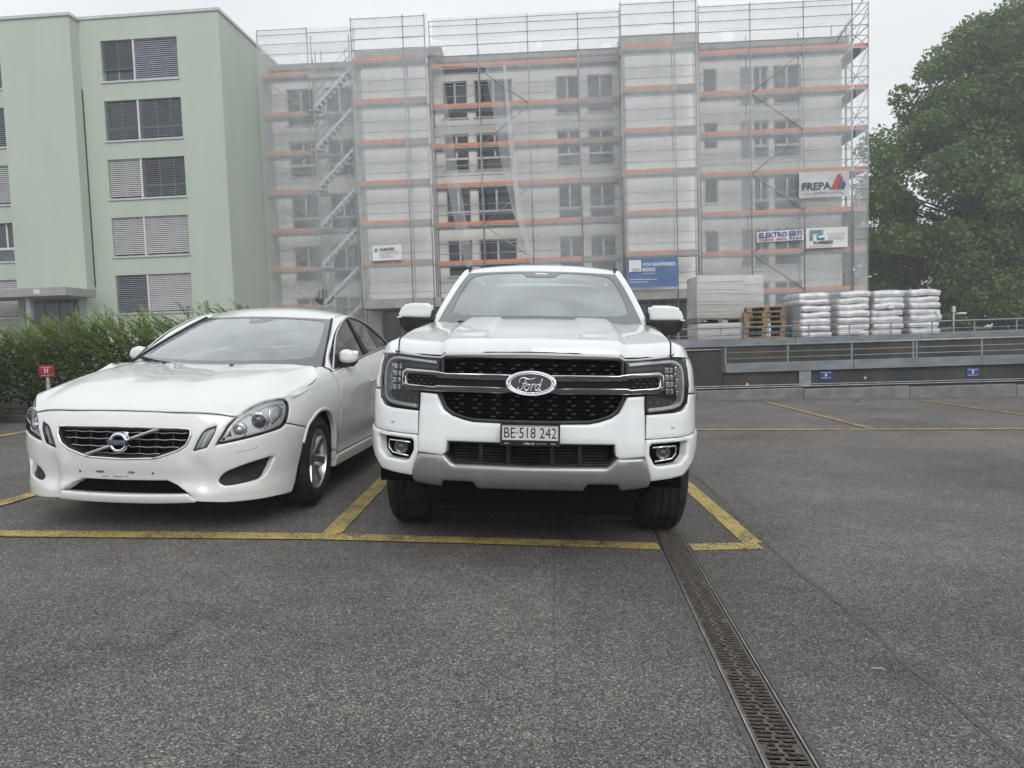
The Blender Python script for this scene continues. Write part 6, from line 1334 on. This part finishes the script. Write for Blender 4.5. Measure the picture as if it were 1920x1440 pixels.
for k,(xc,n) in enumerate(((8.565,7),(9.675,7),(10.62,7),(11.655,7))):
    zb=.90; t=thing('bag_stack',f'{ord_[k]} of the four film wrapped white bag stacks','bag stack',(xc,20.6,zb),(0,0,R(rb.uniform(-2,2))),group='wrapped bag stacks')
    z=.10
    for i in range(n):
        o=bpy.data.objects.new('bag',bms[(i+k)%4]); COL.objects.link(o); o.parent=t; hgt=.178+.010*math.sin(i*2+k); o.location=(rb.uniform(-.03,.03),rb.uniform(-.03,.03),z+hgt/2+.01); o.rotation_euler=(rb.uniform(-.02,.02),rb.uniform(-.025,.025),rb.choice((0,math.pi))+rb.uniform(-.04,.04)); o.scale=(rb.uniform(.97,1.02),rb.uniform(.96,1.0),rb.uniform(.92,1.12)); z+=hgt
    top=MB(); 
    for xx in (-.40,0,.31): top.box((xx,-.58,-.0),(xx+.10,.58,.10))
    top.box((-.40,-.60,.10),(.41,.60,.118)); top.build('pallet_base',M_WOODG,t)
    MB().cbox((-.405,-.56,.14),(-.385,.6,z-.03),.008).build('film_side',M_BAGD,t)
    if k>=2: 
        MB().box((-.02 if k==2 else .30,-.645,z-(.50 if k==2 else .72)),(.14 if k==2 else .39,-.640,z-(.38 if k==2 else .58)),None).build('label_sheet',M_LABEL,t)
# tall wrapped board packs
def pack(label,x0,x1,y0,y1,z0,z1,seed,tilt=0.):
    t=thing('wrapped_pack',label,'pack',((x0+x1)/2,(y0+y1)/2,z0),(0,tilt,0),group='film wrapped board packs'); w2,d2,h=(x1-x0)/2,(y1-y0)/2,z1-z0
    o=MB().cbox((-w2,-d2,.13),(w2,d2,h),.02).build('film_wrap',M_WRAP,t,True,angle=R(40))
    top=MB().add([(-w2*.98,-d2*.9,h-.005),(w2*.98,-d2*.9,h-.005),(w2*.98,d2*.9,h-.005),(-w2*.98,d2*.9,h-.005),(-w2*.7,-d2*.2,h+.07),(w2*.2,0,h+.02)],[(0,1,5,4),(1,2,5),(2,3,4,5),(3,0,4)]); top.build('film_knot',M_BAG,t,True)
    for k in range(7): z=.2+k*(h-.25)/7+.03*math.sin(k*3+seed); MB().tube([(-w2-.004,-d2-.006,z),(0,-d2-.010,z+.02*math.sin(k+seed)),(w2+.004,-d2-.006,z+.03*math.sin(k*2+seed))],.006,5).build('film_ridge',M_BAG,t)
    g_=MB()
    for xx in (-w2,-w2*.1,w2-.12): g_.box((xx,-d2,0),(xx+.12,d2,.09))
    g_.box((-w2,-d2,.09),(w2,d2,.125)); g_.build('pallet_base',M_WOODG,t)
    return t
pack('lower tall film wrapped pack beside the pallet pile',5.42,6.76,20.6,21.8,.90,1.50,1); pack('upper grey film wrapped pack on the other pack',5.40,6.78,20.6,21.8,1.515,2.86,2,R(1.0))
pack('narrower film wrapped pack behind the pallet pile',6.95,7.72,21.6,22.6,.90,2.93,3,R(-.5))
# wooden pallets
def palletparts(t,mt):
    for yy in (0,.3275,.655): pass
    key='pallet'
    def B(nm,lo,hi,m=mt): 
        kk=(nm,)+tuple(round(h_-l_,3) for l_,h_ in zip(lo,hi)); 
        if kk not in shared: g_=MB().box((0,0,0),tuple(h_-l_ for l_,h_ in zip(lo,hi))); shared[kk]=mesh(nm,g_.v,g_.f)
        o=bpy.data.objects.new(nm,shared[kk]); COL.objects.link(o); o.parent=t; o.location=lo
        if not shared[kk].materials: shared[kk].materials.append(m)
        o.material_slots[0].link='OBJECT'; o.material_slots[0].material=m
    for yy in (-.40,-.05,.30): B('bottom_board',(-.60,yy,0),(.60,yy+.10,.022))
    for xx in (-.60,-.0725,.455):
        for yy in (-.40,-.05,.30): B('block',(xx,yy,.022),(xx+.145,yy+.10,.100))
    for xx in (-.60,-.0725,.455): B('cross_board',(xx,-.40,.100),(xx+.145,.40,.122))
    for yy in (-.40,-.23,-.05,.11,.27): B('top_board',(-.60,yy,.122),(.60,yy+.13,.144))
onm=('bottom','second','third','fourth','fifth','sixth','topmost')
for k in range(7):
    t=thing('pallet',f'{onm[k]} wooden pallet of the pile beside the wrapped packs' if k in (0,6) else f'{onm[k]} wooden pallet from the bottom of the pile',
        'pallet',(7.32+rb.uniform(-.025,.025)+(.06 if k==6 else 0),20.9+rb.uniform(-.03,.03),.905+k*.1465),(0,R(-1.2) if k==6 else 0,rb.uniform(-.03,.03)+(.10 if k==6 else 0)),group='wooden pallets in the pile')
    palletparts(t,M_WOOD if k!=2 else M_WOODG)
# odds and ends beside the packs
t=thing('timber_pile','low pile of loose timber boards left of the wrapped packs','timber',(4.35,19.0,.90))
for k in range(6): MB().box((-.5+.05*k,-.1+.03*(k%2),.03*k),(.45+.03*k,.02+.03*(k%2),.03*k+.028)).build('board',M_WOOD,t)
t=thing('teal_bucket','small teal bucket beside the pallet pile','bucket',(8.05,20.7,.90)); MB().lathe([(0,.001),(0,.10),(.30,.13),(.30,.12),(.02,.09)],20,'z').build('body',pbr('teal_plastic',(.02,.12,.12),.5),t,True); MB().tube([(-.125,0,.3),(-.08,0,.42),(.08,0,.42),(.125,0,.3)],.005,6).build('handle',M_STEEL,t,True)
t=thing('street_lamp','small white lamp on a post under the tree','lamp',(16.2,26.0,.90)); MB().tube([(0,0,0),(0,0,.85)],.025,8).build('post',M_POST,t,True); MB().cbox((-.05,-.05,.8),(.05,.05,1.02),.02).build('lantern',M_POST,t); MB().cbox((.12,-.12,.72),(.42,.12,.78),.03).build('side_lamp',M_BWHITE,t)
# grit and scraps on the asphalt
t=MB().box((-.05,-.012,0),(.05,.012,.012)).build('litter_scrap',M_TXT); t.location=(6.6,13.6,gz(6.6,13.6)+.004); tag(t,'small dark scrap lying near the far kerb','litter')
t=MB().tube([(0,0,.004),(.02,-.008,.006),(.035,-.004,.004),(.04,-.022,.004)],.0012,5).build('litter_thread',M_BWHITE); t.location=(1.32,2.60,gz(1.32,2.6)+.006); tag(t,'tiny white thread on the asphalt right of the drain','litter')

# ================================================================== added haze volume, lifts the blacks like lens veil
hz=MB().box((-142,-42,-1.6),(142,132,26)).build('haze',None); tag(hz,'added thin haze that lifts the dark tones like lens veil',kind='stuff')
hm=newmat('veil_haze'); hn=hm.node_tree; ho=hn.nodes.new('ShaderNodeOutputMaterial'); hv=hn.nodes.new('ShaderNodeVolumePrincipled'); hv.inputs['Color'].default_value=(.93,.95,.97,1); hv.inputs['Density'].default_value=.0032; hv.inputs['Anisotropy'].default_value=.2
hn.links.new(hv.outputs[0],ho.inputs['Volume']); hz.data.materials.append(hm)
